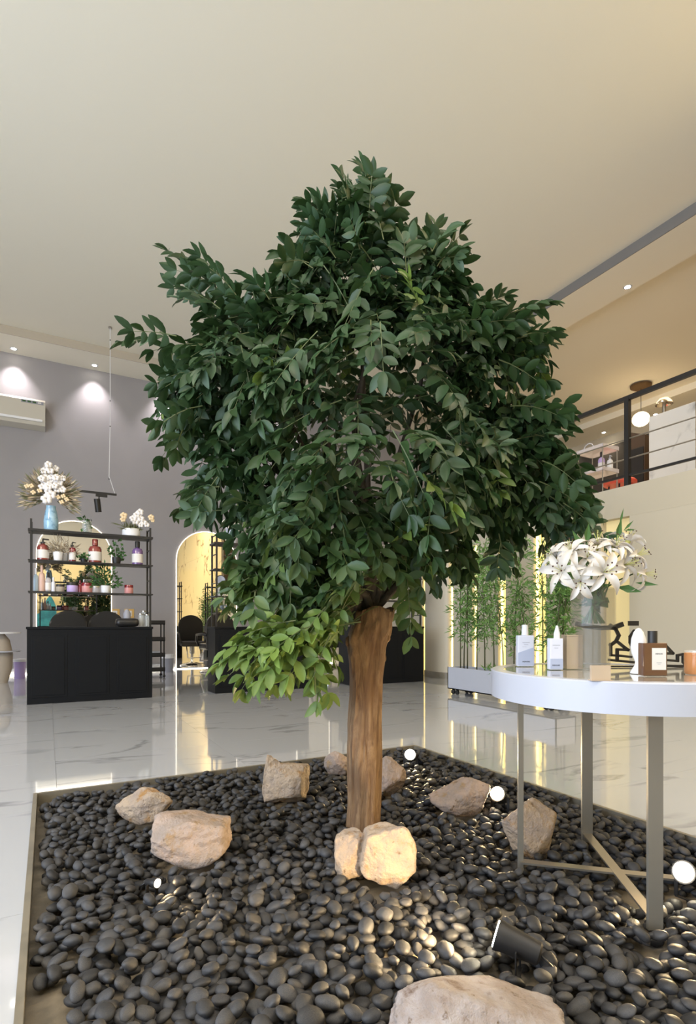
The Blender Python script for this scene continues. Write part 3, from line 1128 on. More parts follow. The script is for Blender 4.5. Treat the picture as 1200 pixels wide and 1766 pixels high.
def pot_plant(label, loc, h, r, pm, lm, n, L, wd, spread, up=0.6, name='potted_plant'):
    t = thing(name, label, 'potted plant', loc)
    MB().lathe([(0, 0), (r * 0.8, 0), (r, h * 0.9), (r, h), (r * 0.88, h), (r * 0.85, h * 0.8), (0, h * 0.8)], 18).build('pot', pm, t, 'angle')
    its = []
    for k in range(n):
        d = rdir(up)
        d.z = abs(d.z)
        its.append((Vector((0, 0, h * 0.85)) + Vector((d.x * spread[0], d.y * spread[0], d.z * spread[1])) * rnd.random() ** 0.6, d + rdir() * 0.6, rdir(), L * rnd.uniform(.6, 1.1), wd))
    tag(leaf_soup('leaves', lm, t, its), kind='stuff')
    return t


pot_plant('white pot of wispy dried grass between the red bottles', on(100, 2), 0.12, 0.06, M['plaster'], M['dry'], 160, .1, .01, (.12, .22))
pot_plant('bushy dried grass in a pale pot left of the slim red bottle', on(112, 2, 8.3), 0.12, 0.05, M['plaster'], M['dry'], 200, .1, .012, (.15, .22))
pot_plant('low trailing green plant left of the largest red bottle', on(145, 2), 0.05, 0.05, M['black'], M['green'], 60, .05, .03, (.08, .08))
pot_plant('round-leaved green plant in a black pot right of the largest red bottle', on(201, 2), 0.09, 0.06, M['black'], M['green'], 70, .06, .05, (.1, .28))

# --- left rack, lower middle shelf
bottle('tall_bottle', 'light blue slim bottle at the left end of the lower middle shelf', on(62, 1), 0.30, 0.028, M['lightblue'], M['plaster'])
bottle('spray_can', 'tall pale pink spray can on the lower middle shelf', on(72, 1), 0.34, 0.037, M['palepink'], M['palepink'], cat='spray can')
bottle('clear_bottle', 'clear bottle with pale label beside the pink spray can', on(83, 1), 0.25, 0.036, M['acrylic'], M['black'], M['paper'])
bottle('white_tube', 'short white tube next to the clear bottle', on(92, 1), 0.19, 0.026, M['whitecarton'], M['plaster'], cat='tube')
jar('grey jar with dark lid behind the white tube', on(104, 1), 0.10, 0.05, M['beige'], M['black'])
jar('lilac jar with black lid on the lower middle shelf', on(125, 1), 0.13, 0.07, M['lilac'], M['black'])
bottle('small_bottle', 'small dark red bottle between the lilac and pink jars', on(138, 1), 0.16, 0.026, M['darkred'], M['darkred'])
jar('wide pink jar with dark red lid beside the dark red bottle', on(150, 1), 0.13, 0.068, M['pink'], M['darkred'])
jar('low clear glass jar between the wide pink jar and the white pot', on(166, 1), 0.10, 0.06, M['acrylic'], M['steel'])
pot_plant('leafy green plant in a white pot on the lower middle shelf', on(182, 1), 0.10, 0.07, M['plaster'], M['green'], 240, .07, .03, (.2, .34))
jar('pink jar with dark red lid standing alone at the right', on(222, 1), 0.12, 0.058, M['pink'], M['darkred'])

# --- on the left counter
x, y, z = on(219, 0)
t = thing('tool_holder', 'rounded black hairdryer holder on the left counter', 'tool holder', (x, y, z))
MB().box(-0.15, 0.15, -0.1, 0.1, 0, 0.115, 0.05).build('body', M['leather'], t, True)
MB().lathe([(0, 0.11), (0.045, 0.11), (0.05, 0.18), (0.02, 0.24), (0, 0.24)], 14).build('dryer_nozzle', M['greyprint'], t, 'angle')
for k, u in enumerate((243, 249, 254)):
    x, y, z = on(u, 0)
    t = thing('glass_jar', 'clear glass cylinder at the counter end, %s of three' % ('left', 'middle', 'right')[k], 'glass jar', (x, y + (0.05 if k % 2 else 0), z), 0, 'glass cylinders on the left counter')
    hh = (0.17, 0.21, 0.16)[k]
    MB().lathe([(0, 0), (0.033, 0), (0.035, hh), (0.032, hh), (0.030, 0.01), (0, 0.01)], 14).build('body', M['glass'], t, 'angle')
    MB().lathe([(0, hh), (0.037, hh), (0.037, hh + 0.015), (0, hh + 0.015)], 14).build('lid', M['steel'], t)
# gold sockets
for u, wh in ((198, 'left of the hairdryer holder'), (223, 'right of the hairdryer holder'), (431, 'behind the middle counter, left of two'), (445, 'behind the middle counter, right of two')):
    p = Pb(u, 1058, B - 0.01)
    t = thing('wall_socket', 'gold wall socket on the mauve wall, %s' % wh, 'socket', (p.x, B, p.z))
    MB().box(-0.10, 0.10, -0.012, 0, -0.10, 0.10, 0.004).build('plate', M['gold'], t)
    for sx in (0,):
        MB().box(sx * .075 - .05, sx * .075 + .05, -.016, -.012, -.06, .06, .002).build('socket_face', M['paper'], t)
        MB().tube([(sx * .075, -.04, 0), (sx * .075, -.015, 0)], 0.022, 10).build('plug', M['black'], t)

# --- middle rack things
x, y, z = on(400, 3)
t = thing('orchid_pot', 'tall white pot with white orchids on top of the middle rack', 'flower pot', (x, y, z))
MB().lathe([(0, 0), (0.08, 0), (0.10, 0.26), (0.085, 0.26), (0.08, 0.1), (0, 0.1)], 20).build('pot', M['white'], t, 'angle')
its = []
for fx, fz in ((-.14, .3), (-.1, .24), (-.05, .36), (.02, .4), (.06, .3), (.0, .3), (.05, .2), (.1, .24), (.08, .14), (-.02, .24)):
    its.append((fx, -0.09, fz, 0.04, 5))
blooms('orchid_bloom', M['orchid'], t, its)
tag(leaf_soup('leaves', M['green'], t, [(Vector((0, 0, .26)), rdir(.3), rdir(), .2, .05) for k in range(14)]), kind='stuff')
x, y, z = on(380, 1)
t = thing('round_clock', 'round grey clock face on a white jug on the middle rack', 'clock', (x, y, z))
MB().lathe([(0, 0), (0.06, 0), (0.065, 0.1), (0.05, 0.18), (0, 0.18)], 18).build('jug_body', M['plaster'], t, 'angle')
MB().tube([(0, -0.02, 0.24), (0, 0.02, 0.24)], 0.075, 24).build('clock_rim', M['black'], t)
MB().tube([(0, -0.025, 0.24), (0, -0.018, 0.24)], 0.064, 24).build('clock_face', M['bluegrey'], t)
bottle('tall_bottle', 'yellow translucent bottle on the middle rack behind the leaves', on(424, 1), 0.2, 0.03, M['orange_glass'], M['gold'])
x, y, z = on(398, 2)
pot_plant('small green plant in a dark pot on the upper middle shelf of the middle rack', (x, y, z), 0.08, 0.05, M['black'], M['green'], 60, .06, .035, (.08, .14))
# --- right rack things
x, y, z = on(652, 1)
t = thing('blue_flower_pot', 'blue hydrangea ball in a black pot on the rack behind the trunk', 'flower pot', (x, y, z))
MB().lathe([(0, 0), (0.06, 0), (0.075, 0.08), (0, 0.08)], 16).build('pot', M['black'], t, 'angle')
mb = MB()
for k in range(26):
    d = rdir(.4)
    mb.ball(Vector((0, 0, .15)) + Vector((d.x * .12, d.y * .1, d.z * .08)), .035, 1)
mb.build('blooms', M['lightblue'], t, True)
bottle('oil_bottle', 'taller amber oil bottle on the rack behind the trunk', on(698, 1), 0.22, 0.032, M['orange_glass'], M['gold'])
bottle('oil_bottle', 'shorter amber oil bottle nearest the ladder end of that rack', on(705, 1), 0.17, 0.03, M['orange_glass'], M['gold'])
bottle('pump_bottle', 'brown pump bottle on the upper shelf behind the tree leaves', on(675, 2), 0.25, 0.045, M['amber'], M['black'], M['paper'], True)
jar('white tub lying on the counter behind the trunk', on(712, 0), 0.06, 0.05, M['plaster'], M['lilac'])

# ------------------------------------------------------------------ salon chairs
def salon_chair(label, loc, rz):
    t = thing('salon_chair', label, 'chair', loc, rz)
    MB().box(-0.28, 0.28, -0.26, 0.26, 0.48, 0.62, 0.05).build('seat', M['leather'], t, True)
    n = 16
    pts = [(-0.29, 0.50), (0.29, 0.50), (0.30, 0.9)] + [(0.30 * math.cos(math.pi * k / n) * (1.0), 1.02 + 0.25 * math.sin(math.pi * k / n)) for k in range(n + 1)] + [(-0.30, 0.9)]
    mb = MB()
    mb.poly([(x, -0.36, z) for x, z in pts], 0.11)
    bmesh.ops.bevel(mb.bm, geom=[e for e in mb.bm.edges if abs((e.verts[0].co - e.verts[1].co).y) < 1e-4], offset=0.025, segments=2, affect='EDGES')
    mb.build('backrest', M['leather'], t, 'angle')
    for sx in (-1, 1):
        MB().tube([(sx * .3, -.3, .8), (sx * .34, -.1, .82), (sx * .34, .18, .80), (sx * .33, .24, .7), (sx * .28, .22, .56)], 0.028, 8).build('armrest', M['leather'], t, True)
    MB().lathe([(0, .1), (.035, .1), (.035, .48), (0, .48)], 16).lathe([(.06, .3), (.06, .47), (0, .47), (0, .3), (.06, .3)], 16).build('pedestal', M['chrome'], t, 'angle')
    MB().lathe([(0, .1), (.06, .09), (.3, .03), (.32, .01), (.32, 0), (0, 0)], 28).build('base', M['chrome'], t, 'angle')
    MB().tube([(-.16, .2, .5), (-.16, .48, .22), (.16, .48, .22), (.16, .2, .5)], 0.014, 8).build('footrest', M['chrome'], t, True)
    return t


ch = salon_chair('black round-backed salon chair before the second arch mirror', (3.19, 11.9, 0), 0.1)
dup(ch, (0.33, 11.4, 0), 0.0, 'black round-backed salon chair behind the left counter, the left of two')
dup(ch, (0.98, 11.5, 0), -0.05, 'black round-backed salon chair behind the left counter, the right of two')
dup(ch, (5.9, 11.8, 0), 0.05, 'black round-backed salon chair behind the counter at the tree trunk')

# trolley, bins, left side table
x = Pb(268, 1100, 11.2).x
t = thing('black_trolley', 'slim black salon trolley with open trays beside the left counter', 'trolley', (x, 11.2, 0))
for sx in (-1, 1):
    for sy in (-1, 1):
        MB().box(sx * .13 - .012, sx * .13 + .012, sy * .17 - .012, sy * .17 + .012, .05, 1.1).build('post', M['black'], t)
        MB().ball((sx * .13, sy * .17, .03), .03, 2).build('caster', M['black'], t, True)
for z in (.12, .4, .7, 1.02):
    MB().box(-.15, .15, -.19, .19, z, z + .015).box(-.15, .15, -.19, -.18, z, z + .08).box(-.15, .15, .18, .19, z, z + .08).build('tray', M['black'], t)
for z, mm_, lb in ((.135, 'plaster', 'rolled white towel in the lowest tray of the black trolley'), (.415, 'white', 'rolled white towel in the middle tray of the black trolley')):
    tw = tag(MB().tube([(-.08, 0, .045), (.08, 0, .045)], .045, 14).build('rolled_towel', M[mm_], None, 'angle', (x, 11.2, z)), lb, 'towel')
x = Pb(290, 1100, 12.2).x
t = thing('waste_bin', 'round dark grey waste bin with light rim by the mauve wall', 'bin', (x, 12.3, 0))
MB().lathe([(0, 0), (.125, 0), (.135, .30), (.125, .30), (.115, .02), (0, .02)], 24).build('body', M['greyprint'], t, 'angle')
MB().lathe([(.128, .30), (.14, .30), (.14, .38), (.128, .38), (.128, .30)], 24).build('rim', M['plaster'], t, 'angle')
p = Pb(34, 1100, 12.1)
t = thing('lilac_tub', 'lilac tub with a white lid by the foot of the mauve wall', 'tub', (p.x, 12.1, 0))
MB().lathe([(0, 0), (.09, 0), (.10, .32), (0, .32)], 20).build('body', M['lilac'], t, 'angle')
MB().lathe([(0, .32), (.11, .32), (.11, .37), (0, .38)], 20).build('lid', M['plaster'], t, 'angle')
p = Pb(2, 1100, 11.4)
t = thing('side_table', 'white topped manicure table on a rounded beige body at the far left', 'table', (p.x, 11.4, 0))
MB().lathe([(0, .86), (.3, .86), (.3, .885), (0, .885)], 28).build('table_top', M['plaster'], t, 'angle')
MB().lathe([(0, .0), (.10, .0), (.17, .25), (.18, .5), (.13, .75), (.05, .86), (0, .86)], 24).build('body', M['beige'], t, 'angle')
MB().lathe([(0, .54), (.3, .54), (.3, .56), (0, .56)], 28).build('shelf', M['white'], t, 'angle')

# ------------------------------------------------------------------ hanging track lights
def track(x0, x1, xs_, label, cordx):
    t = thing('track_light', label, 'track light', ((x0 + x1) / 2, 11.3, ZC))
    cx = (x0 + x1) / 2
    zt_ = 3.47 - ZC
    MB().box(x0 - cx, x1 - cx, -.02, .02, zt_, zt_ + .035).build('track', M['black'], t)
    MB().box(xs_ - cx, xs_ - cx + .2, -.025, .025, zt_ - .05, zt_).build('driver_box', M['black'], t)
    MB().tube([(xs_ - cx + .06, 0, zt_ - .04), (xs_ - cx + .05, 0, zt_ - .12)], .012, 8).build('swivel', M['black'], t)
    MB().tube([(xs_ - cx + .02, -.01, zt_ - .10), (xs_ - cx + .05, .02, zt_ - .34)], .055, 16).build('lamp_head', M['black'], t, 'angle')
    c0 = cordx - cx
    MB().tube([(c0, 0, 0), (c0, 0, zt_ + 1.4), (c0 - .02, 0, zt_ + .35), (c0 + .03, 0, zt_ + .2), (x1 - cx - .03, 0, zt_ + .03)], .006, 6).build('cord', M['plaster'], t)
    for zz in (-.25, -1.4, zt_ + 1.3, zt_ + .3):
        MB().ball((c0 - (.02 if zz < -2.5 else 0), 0, zz), .014, 1).build('cord_clip', M['black'], t)
    MB().lathe([(0, -.03), (.03, -.03), (.03, 0), (0, 0)], 10, (c0, 0, 0)).build('ceiling_hook', M['steel'], t)
    return t


x0, x1 = Pb(133, 850, 11.3).x, Pb(201, 858, 11.3).x
track(x0, x1, Pb(165, 855, 11.3).x, 'short black track light hanging on a pale cord over the left rack', Pb(190, 800, 11.3).x)
x0, x1 = Pb(312, 850, 11.3).x, Pb(373, 858, 11.3).x
track(x0, x1, Pb(332, 855, 11.3).x, 'short black track light half hidden by leaves over the second mirror', Pb(366, 800, 11.3).x)

# ------------------------------------------------------------------ bamboo planter
pb0, pb1 = 4.45, 6.42
t = thing('bamboo_planter', 'long white planter box on casters before the glowing wall slots', 'planter', (5.34, (pb0 + pb1) / 2, 0))
L_ = (pb1 - pb0) / 2
MB().box(-.17, .17, -L_, -L_ + .015, .075, .395).box(-.17, .17, L_ - .015, L_, .075, .395).box(-.17, -.155, -L_, L_, .075, .395)\
    .box(.155, .17, -L_, L_, .075, .395).box(-.17, .17, -L_, L_, .075, .09).build('box', M['white'], t)
MB().box(-.155, .155, -L_ + .015, L_ - .015, .30, .36).build('soil', M['darkwood'], t)
for y in (-L_ + .1, -L_ + .18, L_ - .08, L_ - .17):
    for x in (-.13, .13):
        MB().tube([(x - .012, y, .035), (x + .012, y, .035)], .035, 14).box(x - .01, x + .01, y - .01, y + .01, .05, .076).build('caster', M['black'], t)
bases = [(786, 920), (797, 955), (806, 930), (822, 940), (836, 965), (852, 930), (868, 955), (886, 925), (905, 1010), (936, 940), (958, 990), (985, 930), (1012, 870), (1040, 905)]
for i, (u, vt) in enumerate(bases):
    p = Pa(u, 1150, 5.34 + rnd.uniform(-.08, .08))
    p.y = min(max(p.y, pb0 + .08), pb1 - .08)
    Yd = p.x * SY + p.y * CY
    zt_ = 1 + (HOR - vt) / F * Yd
    nth = ('first', 'second', 'third', 'fourth', 'fifth', 'sixth', 'seventh', 'eighth', 'ninth', 'tenth', 'eleventh', 'twelfth', 'thirteenth', 'fourteenth')[i]
    t = thing('bamboo_plant', 'narrow-leaved bamboo stem in the white planter, %s from the column end' % nth, 'bamboo', (p.x, p.y, .36), 0, 'bamboo stems in the white planter')
    lean = Vector((rnd.uniform(-.12, .12), rnd.uniform(-.25, .25), 0))
    hgt = zt_ - .36
    pts = [Vector((lean.x * s * s, lean.y * s * s, hgt * s)) for s in np.linspace(0, 1, 7)]
    MB().tube(pts, [.009, .009, .008, .007, .006, .004, .002], 6).build('culm', M['culm'], t, True)
    its = []
    for k in range(210):
        s = rnd.uniform(.26, 1.0)
        c = Vector((lean.x * s * s, lean.y * s * s, hgt * s))
        br = rdir(.1)
        off = br * rnd.uniform(.02, .17) * (1.25 - s * .5)
        for j in range(2):
            its.append((c + off, br + rdir(-.3) * .7, rdir(), rnd.uniform(.07, .13), .019))
    tag(leaf_soup('foliage', M['bamboo'], t, its), kind='stuff')
t = thing('bamboo_shoot', 'small low sprig of bamboo leaves on the planter edge', 'bamboo', Pa(845, 1150, 5.25), 0)
t.location.z = .36
tag(leaf_soup('foliage', M['bamboo'], t, [(Vector((0, rnd.uniform(-.1, .1), rnd.uniform(0, .06))), rdir(.5), rdir(), .12, .018) for k in range(30)]), kind='stuff')

# ------------------------------------------------------------------ the tree
TY = 2.75
base = C(.075, TY, 0)
tree = thing('indoor_tree', 'tall artificial ficus-like tree with a peeled brown trunk in the pebble bed', 'tree', (base.x, base.y, -.04))
inv = Matrix.Translation(-Vector((base.x, base.y, -.04)))


def T2(p):
    return inv @ Vector(p)


secs = [(1450, 594, 657), (1425, 597, 655), (1390, 599, 656), (1340, 599, 657), (1290, 599, 658), (1250, 600, 658), (1200, 604, 660), (1170, 604, 661),
        (1145, 603, 664), (1125, 600, 665), (1108, 599, 668), (1095, 602, 672), (1080, 606, 676), (1066, 612, 679), (1056, 614, 681), (1050, 617, 680)]
bm = bmesh.new()
rings = []
n = 56
dense = []
for (v0, a0, b0), (v1, a1, b1) in zip(secs, secs[1:]):
    for s in (0, .25, .5, .75):
        dense.append((v0 + (v1 - v0) * s, a0 + (a1 - a0) * s, b0 + (b1 - b0) * s))
dense.append(secs[-1])
for v, uL, uR in dense:
    z = 1 + (HOR - v) / F * TY
    cx = ((uL + uR) / 2 - 600) / F * TY
    r = (uR - uL) / 2 / F * TY
    ring = []
    for k in range(n):
        a = 2 * math.pi * k / n
        q = Vector((math.cos(a) * 2.2, math.sin(a) * 2.2, z * 1.7))
        w = 1 + .08 * mn.noise(q) + .08 * mn.noise(Vector((math.cos(a) * 5, math.sin(a) * 5, z * 2.5))) + .06 * mn.noise(Vector((math.cos(a) * 12, math.sin(a) * 12, z * 4)))
        if v < 1130:
            w += .15 * mn.noise(Vector((math.cos(a) * 3, math.sin(a) * 3, z * 14)))
        ring.append(bm.verts.new(T2(C(cx + math.cos(a) * r * w, TY + math.sin(a) * r * w, z + (.012 * math.sin(3 * a) if v < 1055 else 0)))))
    rings.append(ring)
for Ra, Rb in zip(rings, rings[1:]):
    for k in range(n):
        bm.faces.new((Ra[k], Ra[(k + 1) % n], Rb[(k + 1) % n], Rb[k]))
cc = sum((v.co for v in rings[-1]), Vector()) / n
top_in = [bm.verts.new(cc + (v.co - cc) * .7 - Vector((0, 0, .03))) for v in rings[-1]]
for k in range(n):
    bm.faces.new((rings[-1][k], rings[-1][(k + 1) % n], top_in[(k + 1) % n], top_in[k]))
bm.faces.new(top_in)
mb = MB()
mb.bm = bm
mb.build('trunk', M['bark'], tree, 'angle')
# knots on the trunk
for (u, v, r) in ((602, 1106, .02), (668, 1100, .014), (662, 1135, .012), (618, 1203, .012)):
    mb = MB()
    mb.ball(T2(PY(u, v, TY - (.06 if 606 < u < 655 else 0))), r, 2, (1, 1, 1.6))
    for vv in mb.bm.verts:
        vv.co += Vector((mn.noise(vv.co * 60), mn.noise(vv.co * 60 + Vector((5, 0, 0))), mn.noise(vv.co * 50 + Vector((0, 7, 0))))) * r * .3
    mb.build('knot', M['bark'], tree, True)

# crown blobs: u, v, depth offset, ru, rv (px at the trunk's depth)
PXM = TY / F
blobs = [(622, 450, 0.0, 80, 105, .75), (625, 350, 0.0, 40, 60, .22), (640, 600, 0.0, 245, 145, 2.2), (740, 530, 0.0, 90, 70, .7), (540, 520, 0, 90, 70, .6), (455, 620, -.10, 140, 130, 1.3), (845, 600, .05, 90, 75, .75),
         (850, 790, .1, 130, 95, 1.3), (945, 855, .1, 75, 50, .6), (650, 780, -.15, 230, 150, 2.2), (400, 780, 0.0, 70, 100, .7), (465, 900, -.05, 65, 80, .7), (600, 900, -.1, 190, 75, 1.3),
         (520, 990, -.15, 85, 70, .9), (585, 1020, -.22, 40, 55, .4), (500, 1092, -.28, 80, 30, .30), (350, 680, .05, 75, 75, .5), (565, 420, 0, 40, 60, .22), (745, 455, 0, 50, 55, .36),
         (760, 900, .05, 130, 55, .6), (900, 720, .1, 60, 50, .4), (710, 960, .0, 40, 28, .12)]
tw_specs = []      # explicit outer twigs: pixel start, end
arms = [((450, 560), (290, 415)), ((430, 540), (345, 430)), ((420, 560), (300, 480)), ((380, 600), (230, 560)), ((340, 640), (270, 640)), ((350, 700), (275, 710)),
        ((340, 720), (285, 765)), ((640, 420), (628, 262)), ((620, 430), (590, 300)), ((600, 430), (550, 335)), ((590, 460), (525, 375)), ((660, 430), (668, 310)), ((650, 440), (660, 365)),
        ((700, 480), (710, 395)), ((740, 470), (752, 378)), ((740, 480), (792, 400)), ((560, 490), (500, 410)), ((480, 540), (430, 465)), ((830, 560), (945, 515)),
        ((820, 550), (870, 488)), ((850, 600), (945, 560)), ((860, 620), (925, 640)), ((880, 740), (965, 700)), ((880, 760), (968, 735)), ((880, 700), (960, 690)), ((900, 790), (985, 800)),
        ((940, 850), (1040, 905)), ((930, 830), (1010, 860)), ((920, 880), (1000, 925)), ((380, 820), (320, 850)), ((380, 840), (318, 825)), ((390, 880), (335, 880)),
        ((500, 1090), (390, 1115)), ((500, 1100), (395, 1150)), ((520, 1100), (450, 1160)), ((540, 1110), (545, 1175)), ((570, 1090), (560, 1150)), ((510, 1070), (420, 1080)),
        ((560, 1090), (510, 1150)), ((430, 960), (395, 990)), ((450, 980), (400, 1020)), ((460, 1000), (420, 1040)), ((650, 960), (660, 1030)), ((690, 950), (705, 1010)), ((740, 930), (745, 985)),
        ((800, 920), (800, 970)), ((860, 920), (870, 965)), ((700, 960), (690, 1050)), ((630, 1000), (640, 1060))]
nrnd = np.random.default_rng(11)
sprays = []        # base, direction, length, warm light tint


def px3(u, v, dy):
    return PY(u, v, TY + dy)


for (u, v, dy, ru, rv, wt) in blobs:
    k = int(wt * 68)
    for i in range(k):
        d = nrnd.normal(size=3)
        d /= np.linalg.norm(d)
        rr = nrnd.uniform(.55, 1.0) ** .5
        dep = min(.85, max(.25, ru * PXM * 1.0))
        if nrnd.random() < .45 and d[1] > 0:
            d[1] = -d[1]
        cX, cY, cZ = (u - 600) * PXM, TY + dy, 1 + (HOR - v) * PXM
        X = cX + d[0] * ru * PXM * rr
        Yc = cY + d[1] * dep * rr
        Z = cZ + d[2] * rv * PXM * rr
        if ((X / PXM + 600 - 655) / 120) ** 2 + ((HOR - (Z - 1) / PXM - 690) / 105) ** 2 < 1 and Yc < TY - .12 and nrnd.random() < .85:
            continue
        # keep the silhouette: things nearer to the camera look larger
        kk = Yc / TY
        X = (X)*kk
        Z = 1 + (Z - 1) * kk
        out = Vector((d[0], d[1] * .8, d[2] * .8 - (.55 if v > 480 else .1))) + Vector(nrnd.normal(size=3) * .35)
        if u < 600 and v > 1000:
            out = Vector((-1.0, -.3, -.35)) + Vector(nrnd.normal(size=3) * .4)
        dd = C(*out) if False else Vector((CY * out[0] + SY * out[1], -SY * out[0] + CY * out[1], out[2]))
        fr = max(0., min(1., (v - 850) / 300)) * nrnd.uniform(.0, 1) * (1.0 if u < 620 else .35) + (1.0 if (v > 1050) else 0) * .45 + (0.8 if nrnd.random() < .02 else 0)  # spotlight warmth painted into low left sprays, plus a few at random
        ln = nrnd.uniform(.17, .30)
        # start inwards, so that the tip reaches the blob's surface
        p = C(X, Yc, Z) - dd.normalized() * ln * .75
        sprays.append((p, dd.normalized(), ln, fr))
for (s, e) in arms:
    for j in range(3):
        dy = nrnd.uniform(-.35, .25) if s[1] < 1000 else nrnd.uniform(-.5, -.2)
        kk = nrnd.uniform(.0, .55) * (j > 0)
        P = px3(s[0] + (e[0] - s[0]) * kk, s[1] + (e[1] - s[1]) * kk, dy)
        Q = px3(e[0] if j == 0 else e[0] + nrnd.uniform(-25, 25), e[1] if j == 0 else e[1] + nrnd.uniform(-5, 25), dy + nrnd.uniform(-.06, .06))
        if j:
            Q = P + (Q - P) * .9
        d = Q - P
        fr = .75 if s[1] > 1050 else (.3 if s[1] > 930 else 0)  # low arms carry the same painted spotlight warmth
        if j == 0 and d.length > .27:     # long twig: two sprays end to end
            mid = P + d * .5
            sprays.append((P, (mid - P).normalized(), d.length * .5, fr))
            sprays.append((mid, d.normalized(), d.length * .5, fr))
        else:
            sprays.append((P, d.normalized(), min(d.length, .30), fr))

# leaflet template (3 x 5 grid, folded and arched), tip at +Y, unit length
rows = [(0, .04), (.17, .30), (.42, .46), (.70, .40), (.89, .21), (1.0, .02)]


def leaflet(curl, fold):
    V = []
    for t_, w in rows:
        zc = -curl * t_ * t_
        V += [(-w / 2, t_, zc + fold * w), (0, t_, zc), (w / 2, t_, zc + fold * w)]
    Fc = []
    for i in range(5):
        for j in range(2):
            a = i * 3 + j
            Fc.append((a, a + 1, a + 4, a + 3))
    return np.array(V), Fc


temps = [leaflet(.12, .25), leaflet(.3, .15), leaflet(.05, .4), leaflet(-.1, .2)]
leaves = []      # (matrix columns, template, warm light tint)
twigV = MB()
for (p, d, ln, fr) in sprays:
    p = Vector(p)
    up = Vector((0, 0, 1))
    side = d.cross(up)
    if side.length < .15:
        side = Vector((1, 0, 0))
    side.normalize()
    roll = nrnd.normal() * .5
    side = (Matrix.Rotation(roll, 3, d) @ side).normalized()
    npair = max(3, int(ln / .047))
    pts = []
    droop = nrnd.uniform(.2, .7) * ln
    for k in range(npair + 1):
        s = k / npair
        pts.append(p + d * ln * s - Vector((0, 0, 1)) * droop * s * s * .5)
    mu = pts[-1]
    mY = max(.5, SY * mu.x + CY * mu.y)
    if 590 < 600 + F * (CY * mu.x - SY * mu.y) / mY < 706 and 1005 < HOR - F * (mu.z - 1) / mY < 1215 and mY < TY + .12:
        continue
    twigV.tube(pts, [.003 - .0018 * k / npair for k in range(npair + 1)], 3, False)
    for k in range(1, npair + 1):
        tang = (pts[k] - pts[k - 1]).normalized()
        dirs = [(tang * .55 + side * .85), (tang * .55 - side * .85)] if k < npair else [tang, tang * .7 + side * .6, tang * .7 - side * .6]
        for dd in dirs:
            dd = dd.normalized() + Vector(nrnd.normal(size=3) * .16) + Vector((0, 0, -.18))
            dd.normalize()
            nn = dd.cross(side if abs(dd.dot(side)) < .9 else tang)
            nn = side.cross(tang) + Vector(nrnd.normal(size=3) * .28)
            xx = dd.cross(nn).normalized()
            nn = xx.cross(dd).normalized()
            if nn.z < 0 and nrnd.random() < .75:
                nn, xx = -nn, -xx
            L0 = nrnd.uniform(.064, .096) * (1.08 if k < npair else 1)
            lu = 600 + F * (CY * pts[k].x - SY * pts[k].y) / max(.5, SY * pts[k].x + CY * pts[k].y)
            lv = HOR - F * (pts[k].z - 1) / max(.5, SY * pts[k].x + CY * pts[k].y)
            if 596 < lu < 700 and 1012 < lv < 1210 and SY * pts[k].x + CY * pts[k].y < TY + .12:
                continue      # the stub of the trunk stands clear of leaves
            leaves.append((pts[k], dd, xx, nn, L0, int(nrnd.integers(0, 4)), fr))
twigV.build('twigs', M['twig'], tree)['kind'] = 'stuff'
bpy.data.objects['twigs'].matrix_parent_inverse = Matrix.Identity(4)
for v in bpy.data.objects['twigs'].data.vertices:
    v.co = T2(v.co)

camp = Vector((0, 0, 1))


def depth(p):
    return p[0] * SY + p[1] * CY


order = sorted(range(len(leaves)), key=lambda i: depth(leaves[i][0]) - .02 * leaves[i][4] / .09)
# the ones that show largest: nearest, spread over the front of the crown
cells = {}
pick = []
for i in order:
    p = leaves[i][0]
    Yd = depth(p)
    X = CY * p[0] - SY * p[1]
    key = (int(X / Yd * F / 34), int((p[2] - 1) / Yd * F / 34))
    if cells.get(key, 0) < 1 and len(pick) < 300:
        cells[key] = cells.get(key, 0) + 1
        pick.append(i)
pickset = set(pick)
tmesh = {}
for ti, (V, Fc) in enumerate(temps):
    for fi in range(3):
        me = bpy.data.meshes.new('leaf')
        me.from_pydata([tuple(v) for v in V], [], Fc)
        at = me.attributes.new('lit_tint', 'FLOAT', 'POINT')
        at.data.foreach_set('value', [fi * .45] * len(V))
        me.materials.append(M['leaf'])
        for f in me.polygons:
            f.use_smooth = True
        tmesh[(ti, fi)] = me
for i in pick:
    p, dd, xx, nn, L0, ti, fr = leaves[i]
    o = bpy.data.objects.new('leaf', tmesh[(ti, min(2, int(fr * 2.5)))])
    COL.objects.link(o)
    o.parent = tree
    q = T2(p)
    o.matrix_local = Matrix(((xx.x * L0, dd.x * L0, nn.x * L0, q.x), (xx.y * L0, dd.y * L0, nn.y * L0, q.y), (xx.z * L0, dd.z * L0, nn.z * L0, q.z), (0, 0, 0, 1)))
rest = [leaves[i] for i in range(len(leaves)) if i not in pickset]
VV = np.zeros((len(rest) * 18, 3))
FR = np.zeros(len(rest) * 18)
FF = []
for j, (p, dd, xx, nn, L0, ti, fr) in enumerate(rest):
    R = np.array([xx, dd, nn]) * L0
    VV[j * 18:(j + 1) * 18] = temps[ti][0] @ R + np.array(T2(p))
    FR[j * 18:(j + 1) * 18] = fr
    FF += [tuple(a + j * 18 for a in f) for f in temps[ti][1]]
me = bpy.data.meshes.new('foliage')
me.from_pydata(VV.tolist(), [], FF)
at = me.attributes.new('lit_tint', 'FLOAT', 'POINT')
at.data.foreach_set('value', FR)
me.materials.append(M['leaf'])
me.polygons.foreach_set('use_smooth', [True] * len(me.polygons))
o = bpy.data.objects.new('foliage', me)
COL.objects.link(o)
o.parent = tree
o['kind'] = 'stuff'
print('leaves', len(leaves), 'sprays', len(sprays))

